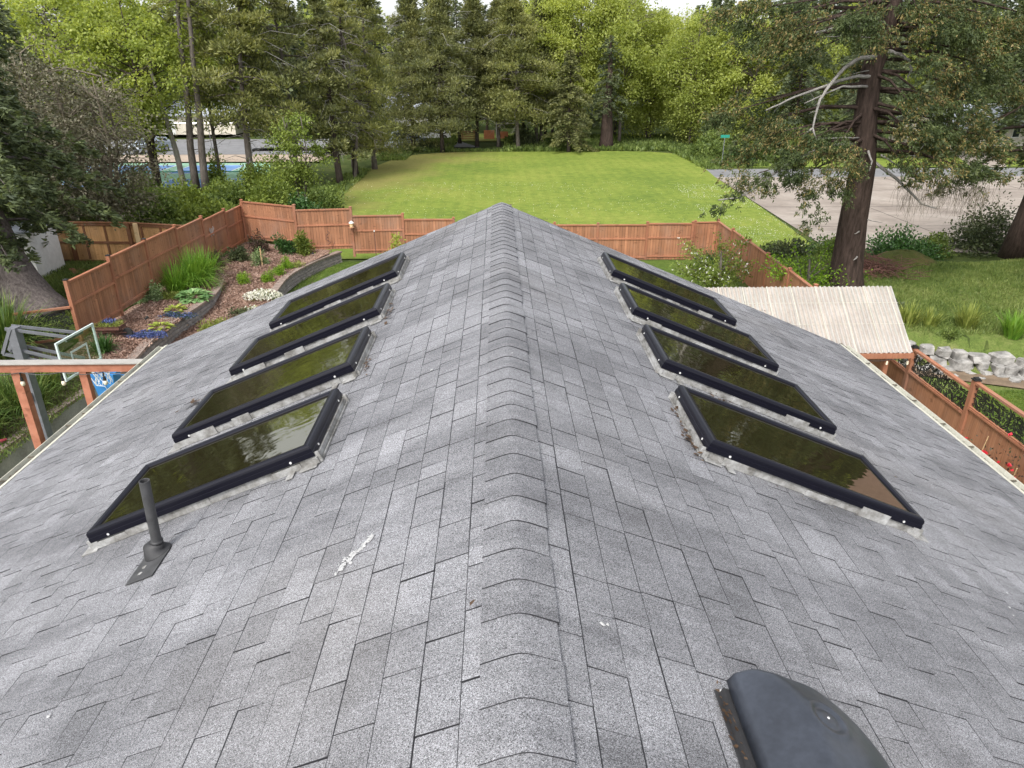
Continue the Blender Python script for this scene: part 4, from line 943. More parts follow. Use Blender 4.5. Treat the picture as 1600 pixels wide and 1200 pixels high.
for x, y, r, lb in ((-9.25, 30.9, .40, 'golden box ball farthest of the row, beside the capped wall'), (-9.45, 29.95, .42, 'middle golden box ball beside the capped wall'), (-9.5, 28.9, .40, 'nearest golden box ball of the row beside the capped wall'), (-10.45, 28.6, .40, 'looser golden box ball standing apart to the left on the mulch')):
    bush('box_ball', (x, y, zbed(x, y)+.03), (r*.8, r*.8, r*1.15), 1700, .05, M['box'], lb, group=bg_, lumps=20, shell=.35)
bush('candytuft', (-9.2, 27.1, .75), (.85, .6, .38), 1500, .06, M['bush'], 'white flowering mound beside the near end of the capped wall', 'flowers', tipmat=M['whitef'], tipn=620, tipsize=.06, lumps=16)
bush('candytuft', (-9.0, 25.7, .62), (.75, .5, .32), 1300, .06, M['heath'], 'smaller white flowered mound nearest the roof edge', 'flowers', tipmat=M['whitef'], tipn=260, tipsize=.055, lumps=14)
bush('shrub', (-9.7, 25.5, .65), (.6, .45, .5), 1100, .07, M['salal'], 'dark low shrub just left of the smaller white flowers')
bush('low_plant', (-8.9, 31.2, 1.02), (.4, .3, .22), 400, .07, M['heath'], 'faint yellowish plant trailing on the capped wall', 'plant')
bush('young_shrub', (-4.9, 33.2, .45), (.85, .6, 1.45), 1700, .13, M['chart'], 'young yellow green shrub in front of the back fence beside the roof', lumps=10)
bush('young_shrub', (-4.05, 32.0, .42), (.7, .5, 1.0), 900, .12, M['box'], 'smaller yellow green shrub peeping over the roof edge', lumps=8)
bush('round_shrub', (9.7, 31.4, .45), (.85, .8, 1.35), 4200, .07, M['laurel'], 'dark rounded shrub beside the right fence corner', lumps=16)
# loose apple tree in the right corner of the yard
def wispy(name, c, h, rad, n, size, mat, label, white=0, nl=26):
    c = np.array(c, float); root = thing(name, tuple(c), label, 'small tree'); b = MB(); P_ = []; D_ = []
    for i in range(nl):
        a = random.uniform(0, 6.283); el = random.uniform(.25, 1.2); L = random.uniform(.6, 1)*rad*1.1; d = np.array((math.cos(a)*math.cos(el)*1.1, math.sin(a)*math.cos(el), math.sin(el)*h/rad/1.6)); s0 = c+np.array((0, 0, h*random.uniform(.15, .45)))
        pts = [s0, s0+d*L*.35, s0+d*L*.7+np.array((0, 0, .05)), s0+d*L]; b.tube(pts, [.03, .02, .012, .004], 5)
        k = int(n/nl)
        for _ in range(k):
            t_ = random.uniform(.2, 1.02); pt = s0+d*L*t_+np.array([random.gauss(0, .13) for _ in range(3)])*rad*.45; P_.append(pt); D_.append(d)
    b.tube([c-np.array((0, 0, .1)), c+np.array((.05, 0, h*.5)), c+np.array((0, .05, h*.8))], [.09, .06, .02], 7); b.build('trunk', M['bark_gray'], root)
    P_ = np.array(P_); quads('crown', leaves(P_, unit(np.array(D_)*.4+rnd_dirs(len(P_))), size*rng.uniform(.6, 1.3, len(P_)), size*.55, .3), mat, root)
    if white:
        i = rng.integers(0, len(P_), white); Q = np.repeat(P_[i]+rng.normal(size=(white, 3))*.06, 4, 0); quads('flower', leaves(Q, rnd_dirs(len(Q)), .06, .05), M['whitef'], root)
    return root
wispy('apple_tree', (8.9, 27.6, .35), 2.7, 1.9, 4200, .11, M['bush2'], 'light leafed small tree with white blossom in the yard corner', 130)
wispy('apple_tree', (11.6, 25.6, .9), 2.2, 1.9, 3400, .11, M['box'], 'light leafed small tree without blossom left of the spruce trunk', 0)

# wheelbarrow planter
wb = thing('wheelbarrow', (-12.5, 21.9, 1.2), 'small rusty wheelbarrow planted with blue flowers at the foot of the left fence', 'wheelbarrow'); cw = np.array((-12.5, 21.9, 1.2))
b = MB(); top = [(-.42, -.3, .42), (.42, -.26, .42), (.42, .26, .42), (-.42, .3, .42)]; bot = [(-.25, -.17, .2), (.2, -.15, .2), (.2, .15, .2), (-.25, .17, .2)]
inn = [(x*.94, y_*.92, .42) for x, y_, z in top]; ib = [(x*.92, y_*.9, .3) for x, y_, z in top]
b.add([cw+np.array(p) for p in top+bot+inn+ib], [(0, 4, 5, 1), (1, 5, 6, 2), (2, 6, 7, 3), (3, 7, 4, 0), (4, 7, 6, 5), (0, 1, 9, 8), (1, 2, 10, 9), (2, 3, 11, 10), (3, 0, 8, 11), (8, 9, 13, 12), (9, 10, 14, 13), (10, 11, 15, 14), (11, 8, 12, 15), (12, 13, 14, 15)])
b.build('tray', M['rust'], wb)
b = MB(); 
for sg in (-1, 1): b.tube([cw+np.array((-.75, sg*.24, .42)), cw+np.array((-.2, sg*.18, .2)), cw+np.array((.5, sg*.05, .16))], .018, 6); b.tube([cw+np.array((-.2, sg*.18, .2)), cw+np.array((-.25, sg*.2, 0))], .015, 6)
b.build('handle', M['rust'], wb)
b = MB(); b.tube([cw+np.array((.52, -.03, .15)), cw+np.array((.52, .03, .15))], .15, 14); b.build('wheel', M['tyre'], wb)
n = 900; p = np.stack([rng.uniform(-.38, .38, n), rng.uniform(-.26, .26, n), .34+rng.uniform(0, .14, n)], 1)+cw; quads('planting', leaves(p, unit(rnd_dirs(n)+np.array((0, 0, 1))), .07, .02), M['heath'], wb)
n = 260; p = np.stack([rng.uniform(-.25, .15, n), rng.uniform(-.05, .26, n), .45+rng.uniform(0, .08, n)], 1)+cw; quads('flower', leaves(p, unit(rnd_dirs(n)+np.array((0, 0, 1))), .05, .04), M['blue'], wb)
# small yard items
b = MB(); c0 = np.array((-11.95, 23.15, 1.2)); b.tube([c0, c0+np.array((0, 0, .16))], .01, 6); b.tube([c0+np.array((-.03, -.02, .16)), c0+np.array((.07, .04, .24))], [.03, .055], 10)
tag(b.build('garden_spotlight', M['bulb_black'], org=tuple(c0)), 'small black garden spotlight on a spike in the raised bed', 'garden light')
b = MB(); c0 = np.array((-9.3, 30.7, .98)); b.tube([(-10.45, 31.2, .9), (-10.45, 31.2, 1.85)], .025, 6); tag(b.build('wooden_stake', M['cedar_pale'], org=(-10.45, 31.2, .9)), 'thin pale wooden stake upright in the mulch', 'stake')
b = MB(); b.tube([(-5.85, 34.0, .5), (-5.85, 34.0, 1.95)], .018, 6); b.tube([(-5.85, 34.0, 1.95), (-5.85, 34.0, 2.02)], .03, 6, mi=1); tag(b.build('plant_stake', [M['rust'], M['white']], org=(-5.85, 34, .5)), 'thin rusty rod with a white tip in front of the back fence', 'stake')
b = MB(); c0 = np.array((-8.6, 32.9, 1.05)); b.tube([c0, c0+np.array((0, 0, .12))], .012, 6); b.tube([c0+np.array((0, 0, .12)), c0+np.array((0, 0, .2))], [.06, .02], 8); tag(b.build('path_light', M['bulb_black'], org=tuple(c0)), 'little black path light on mulch near the back fence', 'garden light')
bfd = thing('bird_feeder', (-6.93, 34.1, 2.2), 'bird feeder with white roof hanging on a post of the back fence', 'bird feeder'); c0 = np.array((-6.93, 34.12, 2.15))
b = MB(); b.tube([c0+np.array((0, 0, .2)), c0+np.array((0, 0, .3))], [.13, .02], 10); b.build('roof', M['white'], bfd)
b = MB(); b.tube([c0+np.array((0, 0, .0)), c0+np.array((0, 0, .2))], .09, 10); b.build('seed_tube', M['cedar_pale'], bfd); b = MB(); b.tube([c0+np.array((0, 0, -.03)), c0], .15, 10); b.build('tray', M['redpost'], bfd)
# silver butterfly on left fence
b = MB(); c0 = np.array((-12.70, 31.85, 2.45)); 
for sg in (-1, 1):
    for zz, l in ((.1, .3), (-.1, .22)):
        P4 = [c0, c0+np.array((.02, sg*l*.6, zz+.12)), c0+np.array((.03, sg*l, zz)), c0+np.array((.02, sg*l*.6, zz-.10))]; b.add(P4+[p+np.array((.008, 0, 0)) for p in P4], [(0, 1, 2, 3), (7, 6, 5, 4), (0, 4, 5, 1), (1, 5, 6, 2), (2, 6, 7, 3), (3, 7, 4, 0)])
b.tube([c0+np.array((.02, 0, -.15)), c0+np.array((.02, 0, .16))], .02, 6)
tag(b.build('butterfly_ornament', M['silver'], org=tuple(c0)), 'silver metal butterfly ornament hung on the left fence', 'ornament')
b = MB(); c0 = np.array((-8.1, 33.95, 1.35))
for k in range(4):
    a = k*1.1; b.tube([c0+np.array((.05*math.sin(a), 0, .15*k)), c0+np.array((.14*math.cos(a*2), 0, .12+.15*k)), c0+np.array((.02, 0, .22+.15*k))], .018, 5)
b.tube([(-8.05, 33.9, .6), (-7.95, 33.9, 1.1), (-7.75, 33.92, 1.5)], .012, 5)
tag(b.build('fence_ornament', M['rust'], org=tuple(c0)), 'rusty scrollwork ornament hung on the back fence above the wall end', 'ornament')
rng2 = random.Random(3)
b = MB()
for _ in range(9):
    c0 = np.array((-12.3+rng2.random()*1.1, 23.6+rng2.random()*.4, 1.2)); b.tube([c0, c0+np.array((rng2.uniform(.1, .35), rng2.uniform(-.1, .1), .03))], .012, 5)
tag(b.build('pale_twigs', M['dead'], org=(-12, 23.8, 1.2)), 'few pale driftwood sticks lying on the raised bed', 'sticks')

# rose by the right fence
c0 = (9.9, 11.6, .9)
rs = bush('rose_bush', c0, (.42, 1.7, 1.35), 1100, .07, M['darkleaf'], 'climbing rose with red flowers along the right fence beyond the gutter', tipmat=M['redf'], tipn=46, tipsize=.075, lumps=18)
b = MB()
for k in range(14):
    y = 12.6-k*.33; b.tube([(9.9, y+.2, .7), (9.95, y, 1.6), (9.85+random.uniform(-.1, .1), y-random.uniform(.1, .6), random.uniform(2.0, 2.5))], .008, 5)
b.build('cane', M['cedar_pale'], rs)

# ------------------------------------------------------------------ pergola, basketball hoop, bin
pg = thing('pergola', (-8.3, 12.15, .1), 'reddish wooden pergola frame with a white-topped beam at the left edge of the roof', 'pergola')
b = MB(); b.box((-13, 12.10, 4.14), (-5.3, 12.24, 4.30)); b.build('beam', M['pergola'], pg)
b = MB(); b.box((-13.05, 12.06, 4.302), (-5.2, 12.27, 4.322)); b.build('beam_cover', M['trex'], pg)
for x, wd in ((-8.83, .15), (-7.62, .115)):
    b = MB(); b.box((x-wd/2, 12.17-wd/2, .1), (x+wd/2, 12.17+wd/2, 4.158)); b.box((x-wd/2-.03, 12.13, 3.2), (x-wd/2-.002, 12.2, 4.1)); b.build('post', M['pergola'], pg)
sl = thing('string_lights', (-8, 12.05, 4.1), 'black string lights with pear bulbs hanging under the pergola beam', 'string lights')
b = MB(); pts = []
bxs = [-8.72, -7.98, -7.22]
xx = np.linspace(-9.4, -6, 40); pts = [(x, 12.07, 4.155-.05*abs(math.sin((x+8.72)*math.pi/.75))) for x in xx]; b.tube(pts, .008, 5); b.build('cable', M['bulb_black'], sl)
for x in bxs:
    b = MB(); b.tube([(x, 12.06, 4.15), (x, 12.06, 4.05)], .012, 6); b.tube([(x, 12.06, 4.06), (x, 12.06, 3.99)], [.022, .03], 10); s_ = b.build('socket', M['bulb_black'], sl)
    b = MB(); b.tube([(x, 12.06, 3.99), (x, 12.06, 3.95), (x, 12.06, 3.91), (x, 12.06, 3.885)], [.022, .038, .036, .008], 12); b.build('bulb', M['bulb'], s_, smooth=True)
hp = thing('basketball_hoop', (-9.5, 13.9, 0), 'grey basketball hoop with clear backboard and white net behind the pergola beam', 'basketball hoop')
BL, TL, TR, BR = [np.array(p) for p in ((-9.36, 14.22, 2.86), (-9.52, 14.3, 3.80), (-8.55, 15.0, 3.95), (-8.42, 14.95, 3.0))]
# board: plane facing the yard; rectangle built from its own axes
ax_ = nrm((.087, .996, 0)); up_ = np.array((0, 0, 1.)); O_ = np.array((-9.74, 14.8, 2.75)); nb_ = np.array((ax_[1], -ax_[0], 0)); BW, BH = 1.37, .92
b = MB(); b.obox(O_, ax_, nb_, up_, (.03, -.005, .03), (BW-.03, .005, BH-.03)); b.build('backboard', M['acrylic'], hp)
b = MB()
for lo, hi in (((0, -.02, 0), (BW, .02, .045)), ((0, -.02, BH-.045), (BW, .02, BH)), ((0, -.02, .045), (.045, .02, BH-.045)), ((BW-.045, -.02, .045), (BW, .02, BH-.045))): b.obox(O_, ax_, nb_, up_, lo, hi)
m0 = BW/2
for lo, hi in (((m0-.30, .006, .12), (m0+.30, .010, .165)), ((m0-.30, .006, .53), (m0+.30, .010, .575)), ((m0-.30, .006, .165), (m0-.255, .010, .53)), ((m0+.255, .006, .165), (m0+.30, .010, .53))): b.obox(O_, ax_, nb_, up_, lo, hi)
b.build('board_frame', M['board_rim'], hp)
rc = O_+ax_*m0+nb_*.40+up_*.10; b = MB(); b.tube([rc+.225*(ax_*math.cos(t_)+nb_*math.sin(t_)) for t_ in np.linspace(0, 2*math.pi, 29)], .012, 6, cap=False); b.obox(rc, ax_, nb_, up_, (-.06, -.40, -.02), (.06, -.22, .01)); rm = b.build('rim', M['orange'], hp)
b = MB(); 
for k in range(12):
    for sg in (-1, 1):
        pts = []
        for j in range(6):
            t_ = 2*math.pi*(k+sg*j*.5)/12; r = .222-.028*j+(.004*j*j if j > 3 else 0); pts.append(rc+r*(ax_*math.cos(t_)+nb_*math.sin(t_))+up_*(-.085*j))
        b.tube(pts, .006, 4)
b.build('net', M['net'], hp)
pb = np.array((-9.55, 13.75, 0)); mid = O_+ax_*m0-nb_*.03
# pole leans out from beneath the eave side
P0, P1 = np.array((-9.25, 13.6, 0.)), np.array((-10.3, 14.55, 3.9)); 
P0 = np.array((-10.75, 15.1, .3)); P1 = np.array((-10.75, 15.1, 3.95))
b = MB(); b.beam(P0, P1, .2, .2, up=(ax_[0], ax_[1], 0)); b.build('pole', M['post_gray'], hp)
b = MB()
for side in (-.10, .10):
    s_ = nb_*0+ax_*side
    for za, zb_, xa in ((3.95, 3.62, .0), (3.50, 2.98, .0)):
        b.beam(P1*np.array((1, 1, 0))+s_-nb_*.12+up_*za, mid+s_*1.6+up_*(zb_-2.75), .035, .065)
    b.beam(P1*np.array((1, 1, 0))+s_-nb_*.0+up_*3.95, P1*np.array((1, 1, 0))+s_-nb_*.35+up_*3.35, .035, .07)
    b.beam(P1*np.array((1, 1, 0))+s_-nb_*.35+up_*3.35, mid+s_*1.6+up_*.10, .035, .07)
b.build('arm', M['post_gray'], hp)
b = MB(); b.beam(mid+up_*.02-ax_*.3, mid+up_*.02+ax_*.3, .05, .08); b.beam(mid+up_*.85-ax_*.3, mid+up_*.85+ax_*.3, .05, .08); b.beam(P1*np.array((1, 1, 0))+ax_*-.16+up_*2.3, P1*np.array((1, 1, 0))+ax_*.16+up_*2.3, .12, .2); b.build('bracket', M['post_gray'], hp)
# blue bin hung near the wall with cord
bn = thing('blue_bin', (-10.30, 17.3, .1), 'blue plastic bin on a crate by the concrete wall below the basketball net', 'bin'); c0 = np.array((-10.30, 17.3, 1.50))
b = MB(); t4 = [(-.30, -.2), (.30, -.2), (.30, .2), (-.30, .2)]
b.add([c0+np.array((x, y_, .42)) for x, y_ in t4]+[c0+np.array((x*.72, y_*.75, -.35)) for x, y_ in t4]+[c0+np.array((x*.9, y_*.85, .42)) for x, y_ in t4]+[c0+np.array((x*.7, y_*.7, -.30)) for x, y_ in t4],
      [(0, 4, 5, 1), (1, 5, 6, 2), (2, 6, 7, 3), (3, 7, 4, 0), (4, 7, 6, 5), (0, 1, 9, 8), (1, 2, 10, 9), (2, 3, 11, 10), (3, 0, 8, 11), (8, 9, 13, 12), (9, 10, 14, 13), (10, 11, 15, 14), (11, 8, 12, 15), (12, 13, 14, 15)])
b.build('bin_body', M['bluebin'], bn); b = MB(); b.tube([c0+np.array((.28, -.15, .42)), c0+np.array((.42, -.1, .40)), c0+np.array((.62, 0, .28))], .022, 6); b.build('strap', M['bluebin'], bn)
b = MB(); b.tube([c0+np.array((-.28, -.21, .36)), c0+np.array((-.15, -.26, .15)), c0+np.array((0.05, -.25, .12)), c0+np.array((.12, -.22, -.1)), c0+np.array((.1, -.2, -.3))], .009, 5); b.build('cord', M['net'], bn)
cr_ = thing('wooden_crate', (-10.3, 17.3, .1), 'slatted wooden crate carrying the blue bin beside the concrete wall', 'crate')
b = MB()
for k in range(6):
    b.box((-10.6, 17.08, .15+k*.17), (-10.0, 17.1, .28+k*.17)); b.box((-10.6, 17.5, .15+k*.17), (-10.0, 17.52, .28+k*.17))
b.box((-10.6, 17.08, 1.12), (-10.0, 17.52, 1.145)); b.build('slats', M['cedar_dark'], cr_)
b = MB()
for x in (-10.58, -10.05):
    for y in (17.11, 17.45): b.box((x, y, .1), (x+.04, y+.04, 1.115))
b.build('corner_post', M['cedar_dark'], cr_)
b = MB(); b.tube([(-11.75, 14.6, 1.22), (-11.65, 14.75, 1.26), (-11.6, 14.95, 1.22)], [.02, .05, .03], 8); b.tube([(-11.78, 14.45, 1.21), (-11.73, 14.6, 1.24)], .02, 6)
tag(b.build('red_toy', plain('red_plastic', (.5, .07, .09), .5), org=(-11.7, 14.7, 1.2)), 'small red and pink toy lying on the concrete wall cap', 'toy')

# ------------------------------------------------------------------ right: polycarbonate lean-to roof
pc = thing('patio_cover', (7.7, 16.4, .3), 'sloping translucent ribbed plastic roof on wooden posts right of the house', 'patio cover')
A0, A1 = np.array((4.9, 15.55, 2.98)), np.array((4.9, 17.07, 4.17)); W_ = 5.02; dn = nrm(A1-A0); LL = np.linalg.norm(A1-A0); xx_ = np.array((1., 0, 0)); nn_ = np.cross(xx_, dn)
b = MB(); pitch = .112; n = int(W_/pitch); V_ = []; prof = []
for k in range(n+1):
    x = k*pitch
    for f, hgt in ((0, 0), (.2, 0), (.36, .03), (.64, .03), (.80, 0)):
        prof.append((x+f*pitch, hgt))
rows_ = 7; 
for j in range(rows_):
    t_ = j/(rows_-1)
    for x, hh in prof: V_.append(A0+xx_*x+dn*(LL*t_+random.uniform(-.01, .01)*(j in (0, rows_-1)))+nn_*(hh+.004*math.sin(x*10)+(.006 if int(x/.61) % 2 else 0)))
m_ = len(prof); b.add(V_, [(j*m_+k, j*m_+k+1, (j+1)*m_+k+1, (j+1)*m_+k) for j in range(rows_-1) for k in range(m_-1)], [1 if k % 5 in (0, 4) else 0 for j in range(rows_-1) for k in range(m_-1)]); b.build('ribbed_sheet', [M['poly'], M['poly_pan']], pc)  # flat pans between the ribs take the darker, browner sheet colour
b = MB()
for t_ in (.42, .74): b.beam(A0+dn*LL*t_+nn_*.036, A0+xx_*W_+dn*LL*t_+nn_*.036, .007, .005, up=tuple(nn_))
for x in np.arange(.0, W_, .61): b.beam(A0+xx_*x+nn_*.034, A1+xx_*x+nn_*.034, .014, .006, up=tuple(nn_))
b.build('seam_strip', M['gutter'], pc)
b = MB()
for t_ in (.03, .42, .97): b.beam(A0+dn*LL*t_-nn_*.045, A0+xx_*W_+dn*LL*t_-nn_*.045, .04, .07, up=tuple(nn_))
for x in (.05, 1.7, 3.3, W_-.05): b.beam(A0+xx_*x-nn_*.12, A1+xx_*x-nn_*.12, .04, .08, up=tuple(nn_))
b.beam(A0+np.array((0, -.03, -.06)), A0+np.array((W_, -.03, -.06)), .04, .12); b.build('rafter', M['redpost'], pc)
for x, (yy, zz) in [(x, q) for x in (.5, W_-.55) for q in ((15.65, 2.93), (17.0, 3.95))]:
    b = MB(); b.box((4.9+x-.05, yy-.05, .2), (4.9+x+.05, yy+.05, zz)); b.build('post', M['redpost'], pc)
b = MB(); b.box((8.2, 15.9, .2), (9.2, 16.8, 2.6)); tag(b.build('garden_cupboard', M['redwood'], org=(8.7, 16.3, .2)), 'tall reddish cupboard standing under the plastic patio cover', 'cupboard')
b = MB(); xs_ = np.linspace(5.6, 9.8, 30); b.tube([(x, 15.48, 2.86-.05*abs(math.sin(x*4))) for x in xs_], .008, 4); root = b.build('string_lights', M['bulb_black'], org=(7.7, 15.5, 2.8)); tag(root, 'string lights with little pale bulbs under the plastic patio cover edge', 'string lights')
for x in np.arange(5.8, 9.8, .5): b = MB(); b.tube([(x, 15.48, 2.8), (x, 15.48, 2.72)], [.02, .025], 8); b.build('bulb', M['bulb'], root)

# mound and brush heap by the spruce
mr = np.linspace(0, 1, 14); b = MB(); V_ = []; cM = np.array((16.7, 28.4, 1.2))
for i in range(15):
    for k in range(28):
        t_ = 2*math.pi*k/28; r = i/14; V_.append(cM+np.array((2.6*r*math.cos(t_), 2.1*r*math.sin(t_), 1.25*math.cos(r*math.pi/2)**1.3+.10*math.sin(2*t_+1)*r+random.uniform(-.03, .03)-.15)))
b.add(V_, [(i*28+k, (i+1)*28+k, (i+1)*28+(k+1) % 28, i*28+(k+1) % 28) for i in range(14) for k in range(28)]); 
M['mound'] = ground_mat('mossy_clippings', [(.05, .06, .016), (.085, .095, .025), (.15, .11, .05)], .8, 4, 25, .9, .04)
mo = b.build('clippings_mound', M['mound'], org=tuple(cM), smooth=True); tag(mo, 'mossy mound of old grass clippings right of the spruce trunk', 'mound')
b = MB(); random.seed(8)
for _ in range(420):
    c = np.array((14.7+random.gauss(0, .6), 26.9+random.gauss(0, .5), 1.85+abs(random.gauss(0, .22)))); a = random.uniform(0, 6.28); d = np.array((math.cos(a), math.sin(a), random.uniform(-.4, .5)))*random.uniform(.3, .8); b.tube([c, c+d], .012, 3, cap=False, tone=random.uniform(.6, 1.6))
tag(b.build('brush_heap', M['rust'], org=(14.6, 27.4, 1.7)), 'heap of reddish dead branches between the spruce trunk and the mound', 'brush pile')

# ------------------------------------------------------------------ trees
def trunk_tube(b, pts, rad, n=9, rough=.0):
    b.tube(pts, rad, n)
def crown_obj(root, Q, mats, mi=None): return quads('crown', Q, mats, root, mi=mi)
def conifer(c, H, Rr, zb, leaf, label, nb=80, dens=26, size=(.42, .12), droop=.35, barkm='bark_dark', tr=.22, pw=.8, name='conifer', group=None, lean=(0, 0), gap=.12, deadlow=0, cat='tree', tips=None, seed=None):
    c = np.array(c, float); root = thing(name, tuple(c), label, cat, group); b = MB(); H = float(H)
    top = c+np.array((lean[0], lean[1], H))
    def ax(z): t_ = z/H; return c+(top-c)*t_+np.array((.06*math.sin(z*.9+c[0]), .05*math.cos(z*.7+c[1]), 0))
    zs = np.linspace(-.3, H, 12); b.tube([ax(z) for z in zs], [max(.02, tr*(1.25 if z < 0 else 1-.93*z/H)) for z in zs], 9)
    C_, A_, S_ = [], [], []
    for k in range(nb):
        u = ((k+random.random())/nb)**.95; z = zb+(H-zb)*u; L = Rr*((1-u)**pw*random.uniform(.55, 1.15)+.04)
        if u < .12: L *= random.uniform(.5, 1)
        if random.random() < gap: L *= .35
        a = k*2.399+random.uniform(-.4, .4); d = np.array((math.cos(a), math.sin(a), 0)); sd = np.array((-d[1], d[0], 0)); o = ax(z); rise = random.uniform(.0, .3)*(u+.2)
        def cv(t_): return o+d*L*t_+np.array((0, 0, L*(rise*t_-droop*t_*t_)))
        b.tube([cv(0), cv(.4), cv(.75), cv(1)], [.05*L/3+.012, .03*L/3+.008, .012, .004], 4, cap=False)
        n = int(dens*(L+.3)*random.uniform(.7, 1.2)); t_ = rng.uniform(.12, 1.03, n)**.75; w_ = rng.uniform(-1, 1, n)*.33*L*(1.1-t_)+rng.normal(0, .05, n)
        p = o+d[None]*(L*t_)[:, None]+sd[None]*w_[:, None]; p[:, 2] += L*(rise*t_-droop*t_*t_)-np.abs(w_)*.35*rng.uniform(.4, 1.4, n)+rng.normal(0, .05+.02*L, n)
        A = d[None]*.8+sd[None]*(np.sign(w_)*.75)[:, None]+np.array((0, 0, -.25))[None]
        if dens > 90: ki = rng.integers(0, max(4, n//14), n); p = p[ki]+rng.normal(size=(n, 3))*.06
        C_.append(p); A_.append(A)
    P_ = np.concatenate(C_); A_ = np.concatenate(A_); n = len(P_); L_ = size[0]*rng.uniform(.55, 1.3, n); Q = leaves(P_-unit(A_)*L_[:, None]*.4, unit(A_), L_, size[1]*rng.uniform(.7, 1.3, n), .32)
    if deadlow:
        for k in range(deadlow):
            z = random.uniform(.12*H, zb+1.5); a = random.uniform(0, 6.28); d = np.array((math.cos(a), math.sin(a), random.uniform(-.35, .25))); L = random.uniform(.5, 1.8); o = ax(z); b.tube([o, o+d*L*.6, o+d*L+np.array((0, 0, -.15))], [.03, .018, .005], 4, cap=False)
    b.build('trunk', M[barkm], root, smooth=True)
    if tips is not None: mi = (rng.uniform(0, 1, n) < tips[1]).astype(int); crown_obj(root, Q, [leaf, tips[0]], mi)
    else: crown_obj(root, Q, leaf)
    return root
def pine(c, H, Rr, zb, leaf, label, limbs=42, per=5, tuft=34, size=.34, barkm='bark_gray', tr=.2, name='pine_tree', lean=(0, 0), dead=16, group=None, wide=.16, forks=1, sq=.38, pw=.55):
    c = np.array(c, float); root = thing(name, tuple(c), label, 'tree', group); b = MB(); db = MB(); top = c+np.array((lean[0], lean[1], H)); ph = random.uniform(0, 6)
    def ax(z): t_ = z/H; return c+(top-c)*t_+np.array((.35*math.sin(t_*4+ph)*t_, .3*math.cos(t_*3.3+ph)*t_, 0))
    zs = np.linspace(-.3, H*.97, 12); b.tube([ax(z) for z in zs], [max(.025, tr*(1.2 if z < 0 else 1-.9*z/H)) for z in zs], 8)
    C_, A_ = [], []
    for k in range(limbs):
        u = (k+random.random())/limbs; z = zb+(H-zb)*u; L = Rr*(.35+.65*math.sin(math.pi*min(1, .25+u*.75)))*random.uniform(.45, 1.12)*(1-u**4*.75)*((1-u)**pw*.75+.25); a = k*2.399+random.uniform(-.5, .5)
        d = np.array((math.cos(a), math.sin(a), 0)); sd = np.array((-d[1], d[0], 0)); o = ax(z); rise = random.uniform(-.12, .45)
        def cv(t_): return o+d*L*t_+sd*L*.15*math.sin(t_*3+k)+np.array((0, 0, L*(rise*t_-.18*t_*t_)))
        b.tube([cv(0), cv(.35), cv(.7), cv(1)], [.055*L/3+.02, .035*L/3+.015, .018, .006], 4, cap=False)
        for j in range(per):
            t_ = random.uniform(.35, 1.02); cc = cv(t_)+sd*random.uniform(-.28, .28)*L+np.array((0, 0, random.uniform(-.1, .25))); r = random.uniform(.35, .9)*Rr/3.6*(1.1-.6*u)
            n = int(tuft*random.uniform(.6, 1.3)); q = rnd_dirs(n)*(rng.uniform(.1, 1, n)**.5)[:, None]; p = cc+q*np.array((r*1.25, r*1.25, r*sq*1.5)); C_.append(p); A_.append(unit(q*.8+np.array((0, 0, .55))))
    P_ = np.concatenate(C_); A_ = np.concatenate(A_); n = len(P_); Q = leaves(P_, A_, size*rng.uniform(.6, 1.25, n), size*wide*2*rng.uniform(.7, 1.3, n), .45)
    b.build('trunk', M[barkm], root, smooth=True)
    for k in range(dead):
        z = random.uniform(.15*H, H*.8); a = random.uniform(0, 6.28); d = np.array((math.cos(a), math.sin(a), random.uniform(-.3, .3))); L = random.uniform(.35, .95)*Rr; o = ax(z); e = o+d*L+np.array((0, 0, -.1*L)); m = o+d*L*.5+np.array((random.uniform(-.1, .1), 0, .06*L))
        db.tube([o, m, e], [.035, .022, .007], 4, cap=False)
        for _ in range(6):
            s_ = o+(e-o)*random.uniform(.35, 1); dd = nrm(d+rnd_dirs(1)[0]*.9)*random.uniform(.2, .8); db.tube([s_, s_+dd*.6, s_+dd+np.array((0, 0, -.1))], [.013, .009, .004], 3, cap=False)
    if dead: db.build('dead_limbs', M['dead'], root)
    crown_obj(root, Q, leaf); return root
